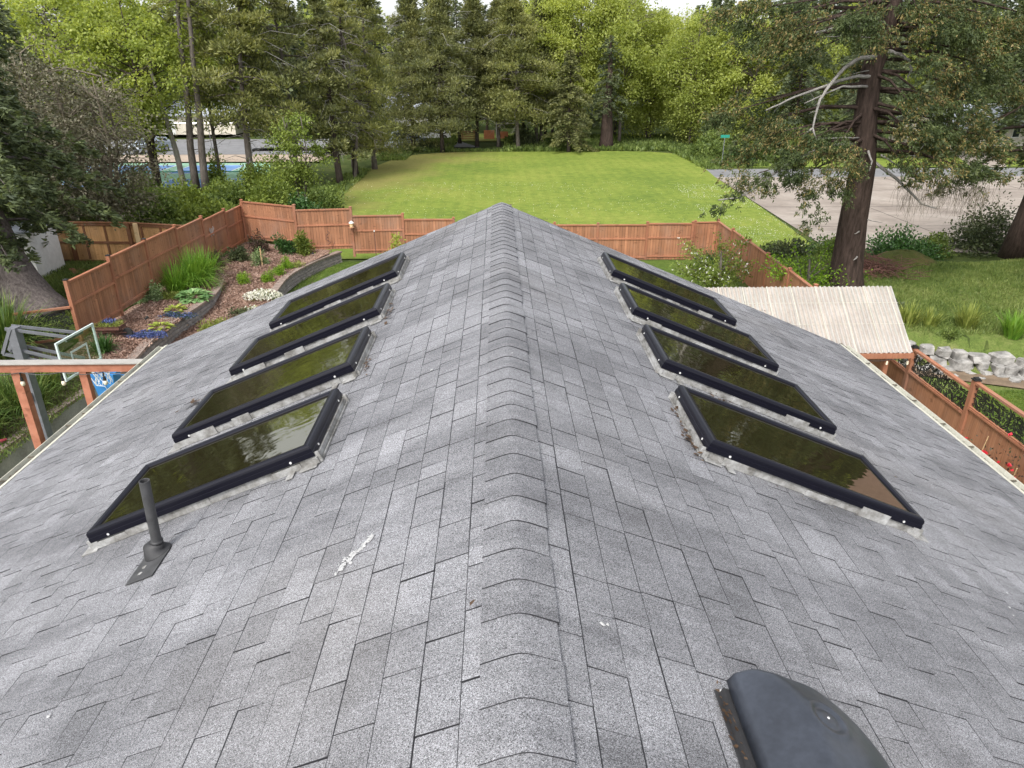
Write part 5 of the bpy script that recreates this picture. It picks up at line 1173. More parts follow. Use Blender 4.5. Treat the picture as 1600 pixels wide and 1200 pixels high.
def broad(c, H, Rr, zb, leaf, label, clumps=70, per=170, size=.2, barkm='bark_gray', tr=.16, name='alder_tree', stems=1, lean=(0, 0), group=None, spread=.75, flat=.5, cr=.95, low=.0):
    c = np.array(c, float); root = thing(name, tuple(c), label, 'tree', group); b = MB(); Hc = (H-zb)/2; cen = c+np.array((lean[0], lean[1], zb+Hc))
    St = []
    for s_ in range(stems):
        a = s_*2.4+c[0]; off = np.array((math.cos(a), math.sin(a), 0))*(0 if stems == 1 else 1)
        pts = [c+off*.25+np.array((0, 0, -.3)), c+off*.45+np.array((lean[0]*.3, lean[1]*.3, H*.28)), c+off*(.5+.18*Rr)+np.array((lean[0]*.7+.15, lean[1]*.7, H*.6)), c+off*(.4+.25*Rr)+np.array((lean[0], lean[1], H*.93))]
        pts = [np.array(p) for p in smoothp([tuple(p) for p in pts], 3)]; r_ = tr*(1 if stems == 1 else .75); b.tube(pts, list(np.linspace(r_*1.15, .03, len(pts))), 7); St.append(pts)
    C_, A_ = [], []
    for k in range(clumps):
        q = rnd_dirs(1)[0]*rng.uniform(.25, 1)**.45; cc = cen+q*np.array((Rr, Rr, Hc))*(1+.15*math.sin(q[0]*5+q[2]*4+c[0])); 
        if q[2] < -.3: cc[:2] = cen[:2]+(cc[:2]-cen[:2])*(.75+low)
        r = random.uniform(.55, 1.15)*cr; n = int(per*random.uniform(.6, 1.3)); g = rng.normal(size=(n, 3))*np.array((r*.62, r*.62, r*flat*.62)); g[:, 2] -= .12*(g[:, 0]**2+g[:, 1]**2)/max(r, .3)
        C_.append(cc+g); A_.append(unit(g+np.array((0, 0, -.25))+rnd_dirs(n)*.7))
        st = St[k % len(St)]; zz = cc[2]-random.uniform(.1, .35)*H*.4; j = min(range(len(st)), key=lambda i: abs(st[i][2]-max(zz, c[2]+zb*.5))); o = st[j]; m = o+(cc-o)*.5+np.array((0, 0, .12*np.linalg.norm(cc-o)))
        b.tube([o, m, cc], [.045, .028, .008], 4, cap=False)
    b.build('trunk', M[barkm], root, smooth=True); P_ = np.concatenate(C_); A_ = np.concatenate(A_); n = len(P_)
    Q = leaves(P_, A_, size*rng.uniform(.6, 1.35, n), size*.62*rng.uniform(.7, 1.3, n), .5); crown_obj(root, Q, leaf); return root
def gz(x, y, z=None): return (x, y, h1(x, y))

random.seed(31)
# --- the big leaning spruce at right
SP = thing('spruce_tree', (12.82, 25.2, 1.81), 'big near spruce with thick reddish trunk and curved pale dead limbs, right of the house', 'tree')
b = MB(); tk = [(13.0, 25.2, 1.2), (12.9, 25.2, 1.7), (12.82, 25.2, 2.3), (12.71, 25.2, 4.05), (12.67, 25.2, 6.04), (12.42, 25.2, 7.69), (12.34, 25.2, 9.07), (12.56, 25.2, 10.3), (12.61, 25.2, 11.5), (12.6, 25.2, 14), (12.5, 25.2, 17), (12.45, 25.2, 19.5)]
tks = smoothp(tk, 4); rr = np.interp(tks[:, 2], [1.2, 1.7, 2.3, 4, 6, 9, 11.5, 19.5], [.82, .66, .57, .48, .42, .33, .27, .03]); b.tube(list(tks), list(rr), 20)
def tkat(z): return np.array((np.interp(z, tks[:, 2], tks[:, 0]), 25.2, z))
C_, A_ = [], []
def spray(p0, p1, n, r, dr=.5):
    m = max(6, n//16); tc = rng.uniform(0, 1.05, m); oc = rng.normal(size=(m, 3))*np.array((r, r, r*.45)); ki = rng.integers(0, m, n); t_ = tc[ki]; p = p0+(p1-p0)*t_[:, None]+oc[ki]+rng.normal(size=(n, 3))*.045; w_ = np.linalg.norm((p-p0)[:, :2], axis=1); d = nrm(p1-p0)
    dv = p-(p0+(p1-p0)*t_[:, None]); p[:, 2] -= np.abs(dv[:, 0])*.35*dr; A = unit(d*.8+dv*1.2+np.array((0, 0, -.30*dr-.1))); C_.append(p); A_.append(A)
cl = [(8.85,24.2,7.18),(9.65,24.2,7.2),(10.49,23.8,7.25),(11.18,24.0,6.95),(8.51,24.6,6.58),(9.34,23.7,6.68),(10.21,24.6,6.5),(11.08,23.4,6.47),(10.08,23.6,6.07),(8.6,24.0,5.97),(11.0,23.6,5.8),(7.9,24.6,7.9),(8.5,25.2,8.1),(9.3,24.8,7.7),
 (12.9,23.6,8.2),(13.58,24.2,8.4),(14.29,23.8,8.14),(15.23,24.4,7.75),(13.01,23.4,7.37),(13.86,23.8,7.37),(14.75,24.6,7.17),(15.81,24.2,7.16),(13.24,23.8,6.37),(14.31,23.4,6.36),(15.44,24.0,6.16),(16.36,24.6,5.95),(16.62,24.8,6.56),(15.0,25.8,6.7),(16.2,26,7.3),
 (8.3,24.2,10.86),(9.11,24.4,10.69),(9.86,24.8,10.86),(10.72,23.9,10.6),(11.44,23.8,10.86),(9.0,24.2,10.16),(8.67,24.2,9.72),(8.15,24.6,10.51),(13.18,24.0,10.3),(13.94,24.4,10.34),(14.63,24.0,9.99),(12.66,23.8,10.8),(13.41,24.6,10.95),(15.04,24.4,10.7),(15.94,24.8,10.35),(14.9,24.0,9.6),
 (15.9,24.6,9.2),(16.9,24.8,9.8),(16.8,25,8.6),(17.4,25,10.6),(14.2,24,9.0),(15.0,24.6,8.6),(13.2,23.8,9.6),(16.4,24.2,11.2),(9.9,24.2,10.2),(11.6,24,10.2),(7.6,24.8,10.9),(10.4,25.6,9.6),(14.2,25.6,11.4),(12.4,26,9.2),
 (9.5,26.5,7.4),(10.5,27.5,7.0),(13.6,27.4,7.4),(15,27.2,6.9),(12.2,28,6.8),(11,27.6,10.4),(9.4,27,10.2),(13.4,27.8,10.2),(15.4,26.8,10.0)]
for x, y, z in cl:
    e = np.array((x, y, z), float); tz = z+random.uniform(.2, .9) if z > 6 else 6.6; o = tkat(tz); m = o+(e-o)*.5+np.array((0, 0, .18)); b.tube([o, m, e], [.075, .045, .012], 5, cap=False)
    outv = nrm((e-o)*np.array((1, 1, .25)))
    for _ in range(4):
        q = e+rnd_dirs(1)[0]*np.array((.42, .42, .22)); spray(q, q+outv*random.uniform(.3, .8)+np.array((random.uniform(-.3, .3), random.uniform(-.3, .3), random.uniform(-.45, -.1))), 330, .20, 1.)
    spray(m*.55+e*.45, e, 150, .17, 1.)
hangs = [[(10.1,23.3,5.5),(10.2,23.2,5.1),(10.35,23.1,4.6),(10.1,23.0,4.3)], [(7.9,23.5,5.4),(7.5,23.3,5.1),(7.0,23.2,4.85)], [(9.2,24,6.2),(8.8,23.7,5.7),(8.7,23.6,5.4)], [(10.9,23.6,5.9),(11.1,23.5,5.4)], [(13.7,23.6,6.1),(13.5,23.5,5.6)], [(14.6, 23.8, 5.9),(14.9, 23.6, 5.6)], [(15.8,24.2,5.8),(16.1,24.1,5.4)]]
for hg in hangs:
    for p, q in zip(hg[:-1], hg[1:]): spray(np.array(p), np.array(q), 260, .17, .6)
# upper crown beyond the top of the picture
for k in range(46):
    z = 11.6+k/46*7.5; L = 3.8*(1-(z-11.2)/9)**.8; a = k*2.4; o = tkat(z); e = o+np.array((math.cos(a)*L, math.sin(a)*L, -.2*L)); b.tube([o, e], [.05, .01], 4, cap=False); spray(o+(e-o)*.3, e, int(150*L/2), .28, 1.)
P_ = np.concatenate(C_); A_ = np.concatenate(A_); n = len(P_); mi = (rng.uniform(0, 1, n)*(.6+.8*(np.sin(P_[:, 0]*1.9)*np.cos(P_[:, 2]*2.3+P_[:, 1]) > -.1)) > .95).astype(int)
crown_obj(SP, leaves(P_, A_, .105*rng.uniform(.6, 1.4, n), .034*rng.uniform(.7, 1.4, n), .55), [M['spruce'], M['spruce_tip']], mi)
b.build('trunk', M['bark_red'], SP, smooth=True)
db = MB()
limbs_ = [([(12.36,25.0,9.49),(11.7,24.8,9.42),(11.21,24.7,9.17),(10.66,24.4,8.61),(10.4,24.3,8.2),(10.3,24.2,7.7),(10.28,24.2,7.3)], .075), ([(12.45,25.0,8.88),(11.8,24.9,8.9),(11.16,24.9,8.76),(10.14,24.6,8.45),(9.38,24.4,8.2),(8.7,24.3,7.9)], .065),
 ([(12.64,25,9.64),(13.0,24.9,9.56),(13.3,24.8,9.36),(13.45,24.8,9.1),(13.36,24.8,8.86)], .07), ([(11.94,25.2,10.4),(11.01,25.2,10.35),(9.81,25.2,10.05)], .07), ([(12.5,25,10.35),(11.9,24.6,10.55),(11.3,24.3,10.45)], .03), ([(12.94,25.2,6.25),(13.49,24.4,5.75),(13.93,24.0,5.3),(14.2,23.8,5.0),(14.6,23.6,4.9)], .06),
 ([(12.45,25.2,6.77),(10.97,24.6,6.8),(9.46,24.0,6.2),(8.37,23.6,5.5),(7.9,23.45,5.28),(7.2,23.3,5.25)], .06), ([(12.3,25,7.0),(11.4,24.6,7.05),(10.6,24.4,7.02)], .03), ([(12.3,25,8.6),(11.2,24.6,8.6),(10.0,24.5,8.1)], .05), ([(12.3,25,9.1),(11.5,24.8,8.95)], .02), ([(12.9,24.9,9.9),(13.3,24.4,9.9),(13.9,24.3,10.1)], .03), ([(12.2, 24.8, 10.0), (11.0, 24.6, 10.1), (10.2, 24.6, 10.0)], .025),
 ([(12.5,24.7,6.6),(12.55,24.4,6.3),(12.5,24.35,6.0)], .04), ([(12.9,24.6,6.5),(13.5,24.2,6.1),(13.7,24.1,6.4),(13.8, 24., 6.6)], .03), ([(12.75,24.7,3.9),(12.5,24.5,3.85)], .03), ([(12.95,24.7,4.3),(13.4,24.5,4.25)], .02), ([(12.8,24.6,3.0),(12.55,24.3,2.95)], .035), ([(10.28,24.2,7.35),(10.1,24.1,7.25),(9.95,24.1,7.15)], .04), ([(10.28,24.2,7.35),(10.45,24.1,7.0)], .035)]
for pts, r_ in limbs_:
    P2 = smoothp(pts, 3); db.tube([p+np.array((0, 0, random.uniform(-.02, .02))) for p in P2], list(np.linspace(r_, r_*.35, len(P2))), 7)
    for _ in range(4 if len(pts) > 3 else 0):
        j = random.randint(len(P2)//2, len(P2)-1); d = rnd_dirs(1)[0]*random.uniform(.15, .5); db.tube([P2[j], P2[j]+d*.5, P2[j]+d+np.array((0, 0, -.08))], [.014, .009, .003], 4, cap=False)
db.build('dead_limbs', M['dead'], SP, smooth=True)
db = MB()
for _ in range(330):
    x = random.uniform(13.5, 16.4); z0 = 5.6-.1*abs(x-15)+random.uniform(-.3, .3); y = 23.6+random.uniform(-.5, .9); p = np.array((x, y, z0)); L = random.uniform(.3, .95)
    db.tube([p, p+np.array((random.gauss(0, .06), 0, -L*.5)), p+np.array((random.gauss(0, .12), random.gauss(0, .1), -L))], [.005, .004, .002], 3, cap=False)
db.build('hanging_twigs', M['twig'], SP)

# --- left foreground conifer with the thick trunk
LF = conifer((-16.95, 24.5, 1.3), 17, 5.2, 2.7, M['darkfir'], 'huge dark conifer at the left edge with a thick flared grey trunk', nb=150, dens=170, size=(.26, .075), droop=.42, barkm='bark_big', tr=.01, pw=1.0, lean=(-2.6, .3), gap=.05, name='conifer')
for ch in list(LF.children):
    if ch.name.startswith('trunk'): ch.name = 'limbs'
b = MB(); P2 = smoothp([(-15.9, 24.0, .9), (-16.35, 24.25, 1.6), (-16.75, 24.45, 2.4), (-17.0, 24.5, 3.3), (-17.5, 24.6, 6), (-18.4, 24.7, 11), (-19.4, 24.8, 17)], 4)
b.tube(list(P2), list(np.interp(np.arange(len(P2)), [0, 4, 8, 12, 16, 20, 24], [1.15, .86, .68, .58, .46, .32, .05])), 18); b.build('trunk', M['bark_big'], LF, smooth=True)
# brown grey twiggy tree and dark one behind
broad(gz(-17.9, 33.5), 8.0, 2.5, 1.2, M['hazel'], 'brown grey twiggy tree with sparse leaves behind the cedar fence', clumps=90, per=150, size=.13, barkm='twig', name='hazel_tree', stems=4, cr=.8, low=.3)
tw = bpy.data.objects[[o.name for o in bpy.data.objects if o.name.startswith('hazel_tree')][0]]
b = MB(); cc = np.array(tw.location)
for _ in range(300):
    a = random.uniform(0, 6.28); z = random.uniform(1.3, 7.2); r = random.uniform(.3, 1.5); p = cc+np.array((r*math.cos(a), r*math.sin(a), z)); d = np.array((math.cos(a), math.sin(a), random.uniform(-.5, .6)))*random.uniform(.8, 2.2); b.tube([p, p+d*.5+np.array((0, 0, .08)), p+d+np.array((0, 0, -.15))], [.016, .010, .004], 3, cap=False)
b.build('twigs', M['twig'], tw)
broad(gz(-22.5, 38), 9.0, 3.0, 1.0, M['hazel'], 'second brown grey tree farther left, half hidden by the huge conifer', clumps=80, per=150, size=.17, barkm='twig', name='hazel_tree', stems=3, low=.3)
conifer(gz(-21.6, 31.5), 11.2, 3.6, 2, M['darkfir'], 'dark conifer just behind the huge one, left of the brown grey trees', nb=90, dens=90, size=(.28, .08), name='fir_tree', pw=.7, droop=.45)
conifer(gz(-26.5, 42), 11.5, 4.0, 2, M['fir'], 'dark fir rising behind the brown grey trees at left', nb=80, dens=40, size=(.4, .11), name='fir_tree')
conifer(gz(-30, 49), 12.0, 4.2, 2, M['fir'], 'dark fir left of the bright maple, behind the first fir', nb=80, dens=34, size=(.42, .12), name='fir_tree')
conifer(gz(-35.5, 52), 11.5, 4.5, 1.5, M['fir'], 'dark fir farthest left behind the huge conifer', nb=80, dens=30, size=(.45, .13), name='fir_tree')
# maples, snag and the pair of grey trunks
broad(gz(-30.8, 58), 15.5, 5.4, 5.0, M['maple'], 'bright yellow green maple, leftmost and tallest of the light trees', clumps=130, per=190, size=.24, name='maple_tree', tr=.2, stems=2, cr=1.1)
broad(gz(-26.3, 57), 14, 4.8, 3.8, M['maple'], 'bright maple with two dark trunks just left of the leaning dead trunk', clumps=110, per=180, size=.23, name='maple_tree', tr=.24, barkm='bark_dark', stems=2)
broad(gz(-22.8, 61), 16, 4.6, 6, M['maple'], 'light green maple behind the pair of grey trunks', clumps=100, per=170, size=.24, name='maple_tree', tr=.16)
broad(gz(-35.5, 66), 13, 5, 4, M['alder'], 'light green tree behind the leftmost maple', clumps=90, per=150, size=.27, name='maple_tree')
sn = MB(); P2 = smoothp([(-24.6, 58, -.5), (-24.75, 58, 3), (-25.1, 57.9, 6), (-25.45, 57.9, 8.6), (-25.6, 57.9, 9.6)], 3); sn.tube(list(P2), list(np.linspace(.26, .07, len(P2))), 8)
sn.tube([(-25.5, 57.9, 8.9), (-25.2, 57.8, 9.7)], [.05, .015], 5); sn.tube([(-25.0, 57.9, 5.6), (-24.5, 57.8, 6.1)], [.04, .01], 5)
snr = thing('dead_tree', (-24.6, 58, 0), 'pale bare dead trunk leaning left in front of the maples', 'dead tree'); sn.build('trunk', M['bark_pale'], snr, smooth=True)
for x, y, tx, lb in ((-23.4, 57, 1.7, 'tall grey trunk, left one of the bare pair right of the leaning dead trunk'), (-22.4, 56.5, 1.6, 'tall grey trunk with dead stubs, right one of the bare pair')):
    conifer(gz(x, y), 21, 2.3, 12.0, M['pine'], lb, nb=34, dens=40, size=(.4, .12), barkm='bark_gray', tr=.30, lean=(tx, 0), name='tall_pine', deadlow=26)
# dark olive pines
pine(gz(-19.3, 58), 16.5, 5.0, 4.6, M['pine2'], 'wide olive pine with forked grey trunk above the sports court', limbs=56, per=6, tuft=60, size=.34, lean=(.8, 0), tr=.3, dead=22)
pine(gz(-16.8, 62), 17, 4.6, 5.0, M['pine'], 'dark olive pine between the wide forked pine and the bare grey tree', limbs=50, per=6, tuft=50, tr=.24, dead=18)
pine(gz(-13.3, 62.5), 15.5, 3.3, 2.4, M['pine'], 'pine with leaning dark trunk, nearest on the left side of the field', limbs=44, per=6, tuft=46, tr=.3, dead=60, barkm='bark_dark', lean=(-.8, 0))
pine(gz(-12.6, 66), 17, 3.6, 1.9, M['pine2'], 'second pine along the left side of the field', limbs=48, per=6, tuft=46, tr=.26, dead=34, barkm='bark_dark')
pine(gz(-11.6, 70.5), 18, 3.9, 1.6, M['pine2'], 'third pine along the left side of the field, with low drooping foliage', limbs=52, per=6, tuft=48, tr=.26, dead=20)
pine(gz(-14.6, 76), 18, 4.2, 3, M['pine'], 'dark pine filling the gap behind the field side pines', limbs=46, per=6, tuft=44, tr=.26, dead=20)
# bare grey dead pine
dt = thing('dead_pine', gz(-12.4, 64.2), 'bare silver grey dead pine with twisted branches in front of the dark pines', 'dead tree'); b = MB(); c = np.array(dt.location)
P2 = smoothp([(0, 0, -.3), (.5, 0, 3.5), (-.2, 0, 6), (.5, 0, 8.5), (.1, 0, 11)], 3); b.tube([c+p for p in P2], list(np.linspace(.14, .03, len(P2))), 7)
for k in range(30):
    z = 2.8+k*.3; a = k*2.4+random.random(); L = random.uniform(.4, 2.3); d = np.array((math.cos(a), math.sin(a)*.7, random.uniform(-.5, .4))); o = c+np.array((0, 0, z)); pts = [o, o+d*L*.35+np.array((0, 0, .15)), o+d*L*.7+np.array((random.uniform(-.3, .3), 0, -.1)), o+d*L+np.array((0, 0, -.5))]; b.tube(pts, [.06, .042, .026, .008], 4, cap=False)
    for _ in range(9):
        s_ = pts[random.randint(1, 3)]; dd = nrm(d+rnd_dirs(1)[0])*random.uniform(.3, 1.1); b.tube([s_, s_+dd*.5, s_+dd+np.array((0, 0, -.15))], [.02, .013, .005], 3, cap=False)
b.build('trunk', M['bark_gray'], dt)
# centre row
cz = [(-9.6, 87, 18.5, 5.4, 1.0, 'pine', 'dark pine at the left end of the row beyond the field'), (-6.1, 84.8, 17.5, 5.6, 1.8, 'pine', 'dark pine with straight black trunk beside the road gap'), (-2.3, 90, 16.6, 5.2, 3.2, 'pine', 'slim pine just right of the road gap'),
      (.3, 90.5, 15.4, 5.0, 3.4, 'pine', 'slim pine with several grey stems in the middle of the row'), (2.6, 86.5, 16.9, 5.2, 3.6, 'pine2', 'pine with clean pale leaning trunk at the middle of the field edge'), (5.0, 92, 16.6, 4.8, 2.4, 'pine', 'slim dark pine between the pale trunk and the alders')]
for x, y, H_, R_, z_, m, lb in cz: pine(gz(x, y), H_, R_, z_, M[m], lb, limbs=84, per=8, tuft=52, size=.34, tr=.24, dead=26, barkm='bark_gray' if x > -1 else 'bark_dark', lean=(-.9 if x == 2.6 else 0, 0), pw=.75)
for fx, fy, fh, fr_, lb in ((6.8, 104, 17.5, 4.8, 'dark fir behind the leftmost alder'), (-5.2, 106, 17, 4.8, 'dark fir behind the road gap'), (-8.2, 97.5, 17, 4.2, 'dark fir behind the left end of the far pines'), (-1.2, 103, 16, 4.6, 'dark fir filling the gap behind the slim pines'), (3.6, 99, 16.4, 4.2, 'dark fir behind the pale trunked pine'), (-14, 92, 16.5, 4.5, 'dark fir behind the field side pines')):
    conifer(gz(fx, fy), fh, fr_, 4.5, M['fir'], lb, nb=80, dens=30, size=(.5, .15), name='fir_tree', pw=.6)
conifer(gz(-4.6, 94), 16.5, 2.3, 4, M['fir'], 'thin fir whose top shows against the white sky', nb=70, dens=34, size=(.4, .11), name='fir_tree', gap=.25)
conifer(gz(8.2, 84.5), 10.6, 3.2, 1.0, M['pine'], 'dark rounded spruce standing in front of the alders at the field edge', nb=90, dens=60, size=(.36, .13), name='spruce_tree', pw=.55, droop=.3)
rd = conifer(gz(12.9, 87.2), 12, 2.8, 3.6, M['fir'], 'dark evergreen with very broad reddish trunk among the alders', nb=60, dens=36, size=(.4, .12), tr=.85, barkm='bark_red', name='redwood_tree', pw=.5)
al = [(5.6, 93, 17.2, 4.0, 3.4, 'alder', 'bright alder left of all, beside the slim pines'), (10.2, 95, 20, 5.0, 4, 'alder', 'tallest bright alder, rising behind the dark rounded spruce'), (15.2, 92, 18.2, 4.6, 2.6, 'alder2', 'alder with a dark leafy trunk right of the broad redwood'),
      (19.6, 96, 16.0, 4.2, 3, 'alder', 'pale green alder in the middle, under the right sky gap'), (23.2, 89, 14.6, 4.4, 2.4, 'alder2', 'alder with leaning stems at the right end of the far field edge'), (28.3, 87, 15.5, 4.7, 1.8, 'alder', 'broad bright alder behind the street sign'),
      (33.5, 92, 13.8, 4.4, 2, 'alder', 'bright alder just right of the street sign'), (39, 96, 13.2, 4.6, 2, 'alder2', 'alder seen between the sign and the big spruce'), (7.6, 101, 18, 4.6, 4, 'alder2', 'alder in the second rank behind the dark rounded spruce'), (25.5, 101, 15.6, 5, 3, 'alder', 'alder in the second rank above the far field corner'), (16.5, 104, 18, 5, 3, 'alder2', 'alder in the second rank behind the redwood')]
for x, y, H_, R_, z_, m, lb in al: broad(gz(x, y), H_, R_, z_ if x < 18 else .9, M[m], lb, clumps=int(36*R_), per=170, size=.27, name='alder_tree', tr=.2, stems=2 if x > 18 else 1, cr=1.05, flat=.6, low=.1)
# young alder and shrubs behind the fence
broad(gz(-13.3, 50), 6.3, 1.7, .8, M['bush2'], 'young bright shrub tree behind the fence corner at the left of the field', clumps=50, per=130, size=.17, name='young_alder', cr=.6, tr=.07, stems=3)
random.seed(77)
bs = [(-24.5, 41, 2.6, 1.9, 'bush', 'bramble thicket nearest the huge conifer behind the cedar fence'), (-21.3, 40.5, 2.4, 1.8, 'bush', 'bramble thicket behind the middle of the cedar fence'), (-18.3, 39.5, 2.3, 1.6, 'bush', 'bramble thicket behind the pale upright board'), (-15.7, 39.5, 2.0, 1.5, 'bush2', 'light green bramble behind the upper left fence panels'),
      (-13.2, 40, 1.9, 1.4, 'bush', 'dark bramble behind the left fence corner'), (-23.5, 47, 2.6, 1.9, 'bush', 'bramble below the left part of the sports court'), (-19.8, 46, 2.4, 1.7, 'bush2', 'leafy thicket below the middle of the sports court'), (-16.8, 46.5, 2.2, 1.7, 'bush', 'thicket below the right end of the sports court'),
      (-14.2, 45.5, 2.0, 2.2, 'bush2', 'light thicket by the fence corner, in front of the young alder'), (-12.1, 44.5, 1.7, 1.9, 'laurel', 'glossy green bush nearest the field at the left'), (-11.6, 48.8, 1.8, 1.9, 'bush', 'rounded green bush at the near left corner of the field'), (-15.2, 53, 2.1, 2.7, 'bush', 'tall green bush left of the young alder'),
      (-26.5, 55, 1.9, 2.5, 'bush', 'bramble bush with a tall top left below the court fence'), (-18.2, 56, 1.6, 2.6, 'bush2', 'upright bright bush between the forked pine and the field'), (-21.8, 57.5, 1.0, 3.2, 'bush2', 'ivy column growing round the right bare grey trunk'),
      (-20, 53, 2.1, 1.3, 'bush2', 'low ivy covered bush around the tree trunks above the court'), (-29, 44, 2.8, 2.2, 'bush', 'big bramble mass left behind the huge conifer')]
for x, y, r, h, m, lb in bs: bush('bramble_bush', (x, y, h1(x, y)-.1), (r, r*.8, h), int(2300*r), .19, M[m], lb, lumps=22, wide=.6)
# right side shrubs
rs_ = [(16.2, 34.0, 1.7, 1.25, 'laurel', 'glossy laurel bush directly right of the spruce trunk'), (20.4, 35.3, 2.3, 1.9, 'laurel', 'glossy laurel bush behind the mossy mound'), (26.2, 37.2, 2.6, 2.7, 'salal', 'big dark rounded shrub at the concrete edge'), (30.5, 38.5, 2.4, 2.4, 'salal', 'dark shrub at the right picture edge'),
       (22.9, 36.6, 1.5, 1.2, 'bush', 'small green shrub between laurel and big dark shrub'), (14.3, 36.2, 1.3, .9, 'bush', 'low green shrub on the grass corner left of the spruce trunk'), (12.9, 30.2, 1.4, .9, 'salal', 'low dark shrub between the right fence and the spruce'), (15.5, 31.8, 1.5, 1.2, 'bush', 'green bush behind the brush heap')]
for x, y, r, h, m, lb in rs_: bush('evergreen_shrub', (x, y, h1(x, y)-.15), (r, r*.85, h), int(3300*r), .13, M[m], lb, lumps=24, wide=.6)
fs = [(22.2, 78, 2.2, 1.7, 'bush', 'ivy bank left of the street sign'), (24.6, 73.6, 1.9, 1.5, 'laurel', 'dark bush right behind the street sign'), (27.8, 74.5, 2.2, 2.4, 'bush', 'green bush right of the street sign'), (24.0, 82, 3.0, 2.4, 'bush', 'green bush behind the ivy bank'), (31, 79, 3, 3, 'bush2', 'bright bush beyond the road, left of the big spruce'),
      (3.5, 90, 2.0, 2.4, 'salal', 'dark round bush between the grey stems beyond the field'), (-7.9, 86.2, 1.6, 1.0, 'salal', 'low scrub at the foot of the left far pines'), (36, 79.5, 3, 2, 'laurel', 'dark hedge beyond the road behind the big spruce')]
for x, y, r, h, m, lb in fs: bush('roadside_bush', (x, y, h1(x, y)-.1), (r, r*.8, h), int(1500*r), .26, M[m], lb, lumps=22, wide=.6)
# dark conifers on the right
rc_ = [((33.5, 84), 17, 4.6, 1.5, 'dark fir right of the alders, behind the big spruce limbs'), ((40, 80), 20, 5.2, 1.2, 'dark fir beyond the concrete, right of the spruce trunk'), ((47.5, 78), 22, 5.4, 1.5, 'dark fir beyond the road at upper right'), ((55.5, 77), 22, 5.4, 3.2, 'dark fir beyond the road at the right picture edge'), ((44, 90), 22, 5, 2, 'dark fir behind the roadside firs'), ((62, 86), 22, 6, 2.5, 'dark fir far right behind the grey roofed house')]
for (x, y), H_, R_, z_, lb in rc_: conifer(gz(x, y), H_, R_, z_, M['fir'], lb, nb=95, dens=36, size=(.5, .14), name='fir_tree', droop=.5, pw=.6)
RS = conifer((23.6, 31.2, 1.5), 20, 5.3, 4.0, M['spruce'], 'drooping dark spruce at the right picture edge with its trunk base by the shrubs', nb=120, dens=95, size=(.26, .07), name='spruce_tree', droop=.55, barkm='bark_red', tr=.58, pw=.5, lean=(.4, 0), tips=(M['spruce_tip'], .05))
# neighbouring conifers just outside the picture, mirrored in the skylights
for k, (x, y, rz, s_) in enumerate([(-27, 20, 1, 1.), (-25.5, 13.5, 2.2, .9), (-32, 27, 3.3, 1.), (-29, 7, 4, 1.05)]): dup(LF, (x, y, 1.2), f'neighbouring conifer beyond the left picture edge, {["second", "nearest", "farthest", "rearmost"][k]} from the pergola', rz=rz, sca=s_)
for k, (x, y, rz, s_) in enumerate([(32, 26, 1, 1.), (35, 15, 2.2, .9), (24, 4, 4, .9)]): dup(RS, (x, y, 1.6), f'neighbouring spruce beyond the right picture edge, {["far", "behind the brown roofed house", "near"][k]} one', rz=rz, sca=s_)
mp_ = [o for o in bpy.data.objects if o.name.startswith('maple_tree')][1]
for (x, y, lb) in ((34, 34, 'light green tree outside the right picture edge'), (-24.5, 17, 'light green tree outside the left picture edge beside the conifers'), (-36, 34, 'light green tree outside the left picture edge farther back')): dup(mp_, (x, y, 1.0), lb, rz=x, sca=.85)
# far-off wood and hill
def farwood():
    Q = []; mi = []
    for k in range(300):
        x = random.uniform(-150, 165); y = random.uniform(112, 190) if k > 90 else random.uniform(104, 122)
        if k <= 90 and (-6 < x < 31 or x > 34): y += 25
        z0 = h1(x, min(y, 255)); dark = random.random() < (.7 if x < 30 else .85); H_ = random.uniform(11, 16)*(1.1 if x < -25 else .95) + (0 if x < 34 else 4); Rr = random.uniform(2.8, 4.4); n = 1000 if y < 150 else 700
        if -9 < x*110/y < 12: H_ = min(H_, 4.0+y*.042-z0*.8)
        if 12 <= x*110/y < 30: H_ = min(H_, 6+y*.05-z0*.5)
        if dark:
            u = rng.uniform(0, 1, n)**1.5; a = rng.uniform(0, 6.283, n); r = Rr*(1-u)*rng.uniform(.3, 1.05, n)+.1; lay = .35*np.sin(u*H_*4); P_ = np.stack([x+r*np.cos(a), y+r*np.sin(a), z0+1+(H_-1)*u-.25*r+lay*.3], 1); A = np.stack([np.cos(a), np.sin(a), -.3+0*a], 1)
        else:
            q = rnd_dirs(n)*(rng.uniform(.3, 1, n)**.4)[:, None]; q *= (1+.2*np.sin(q[:, 0:1]*7+x)*np.cos(q[:, 2:3]*6)); P_ = np.stack([x+q[:, 0]*Rr, y+q[:, 1]*Rr, z0+H_*.55+q[:, 2]*H_*.45], 1); A = unit(q+rnd_dirs(n))
        Q.append(leaves(P_, unit(A), .95, .5, .4)); mi.append(np.full(n, 0 if dark else 1))
    o = quads('far_woodland', np.concatenate(Q), [M['fir'], M['alder2']], org=(0, 120, 0), mi=np.concatenate(mi)); tag(o, 'far-off mixed wood on the rising ground behind the field and road', 'woodland', kind='stuff')
farwood()

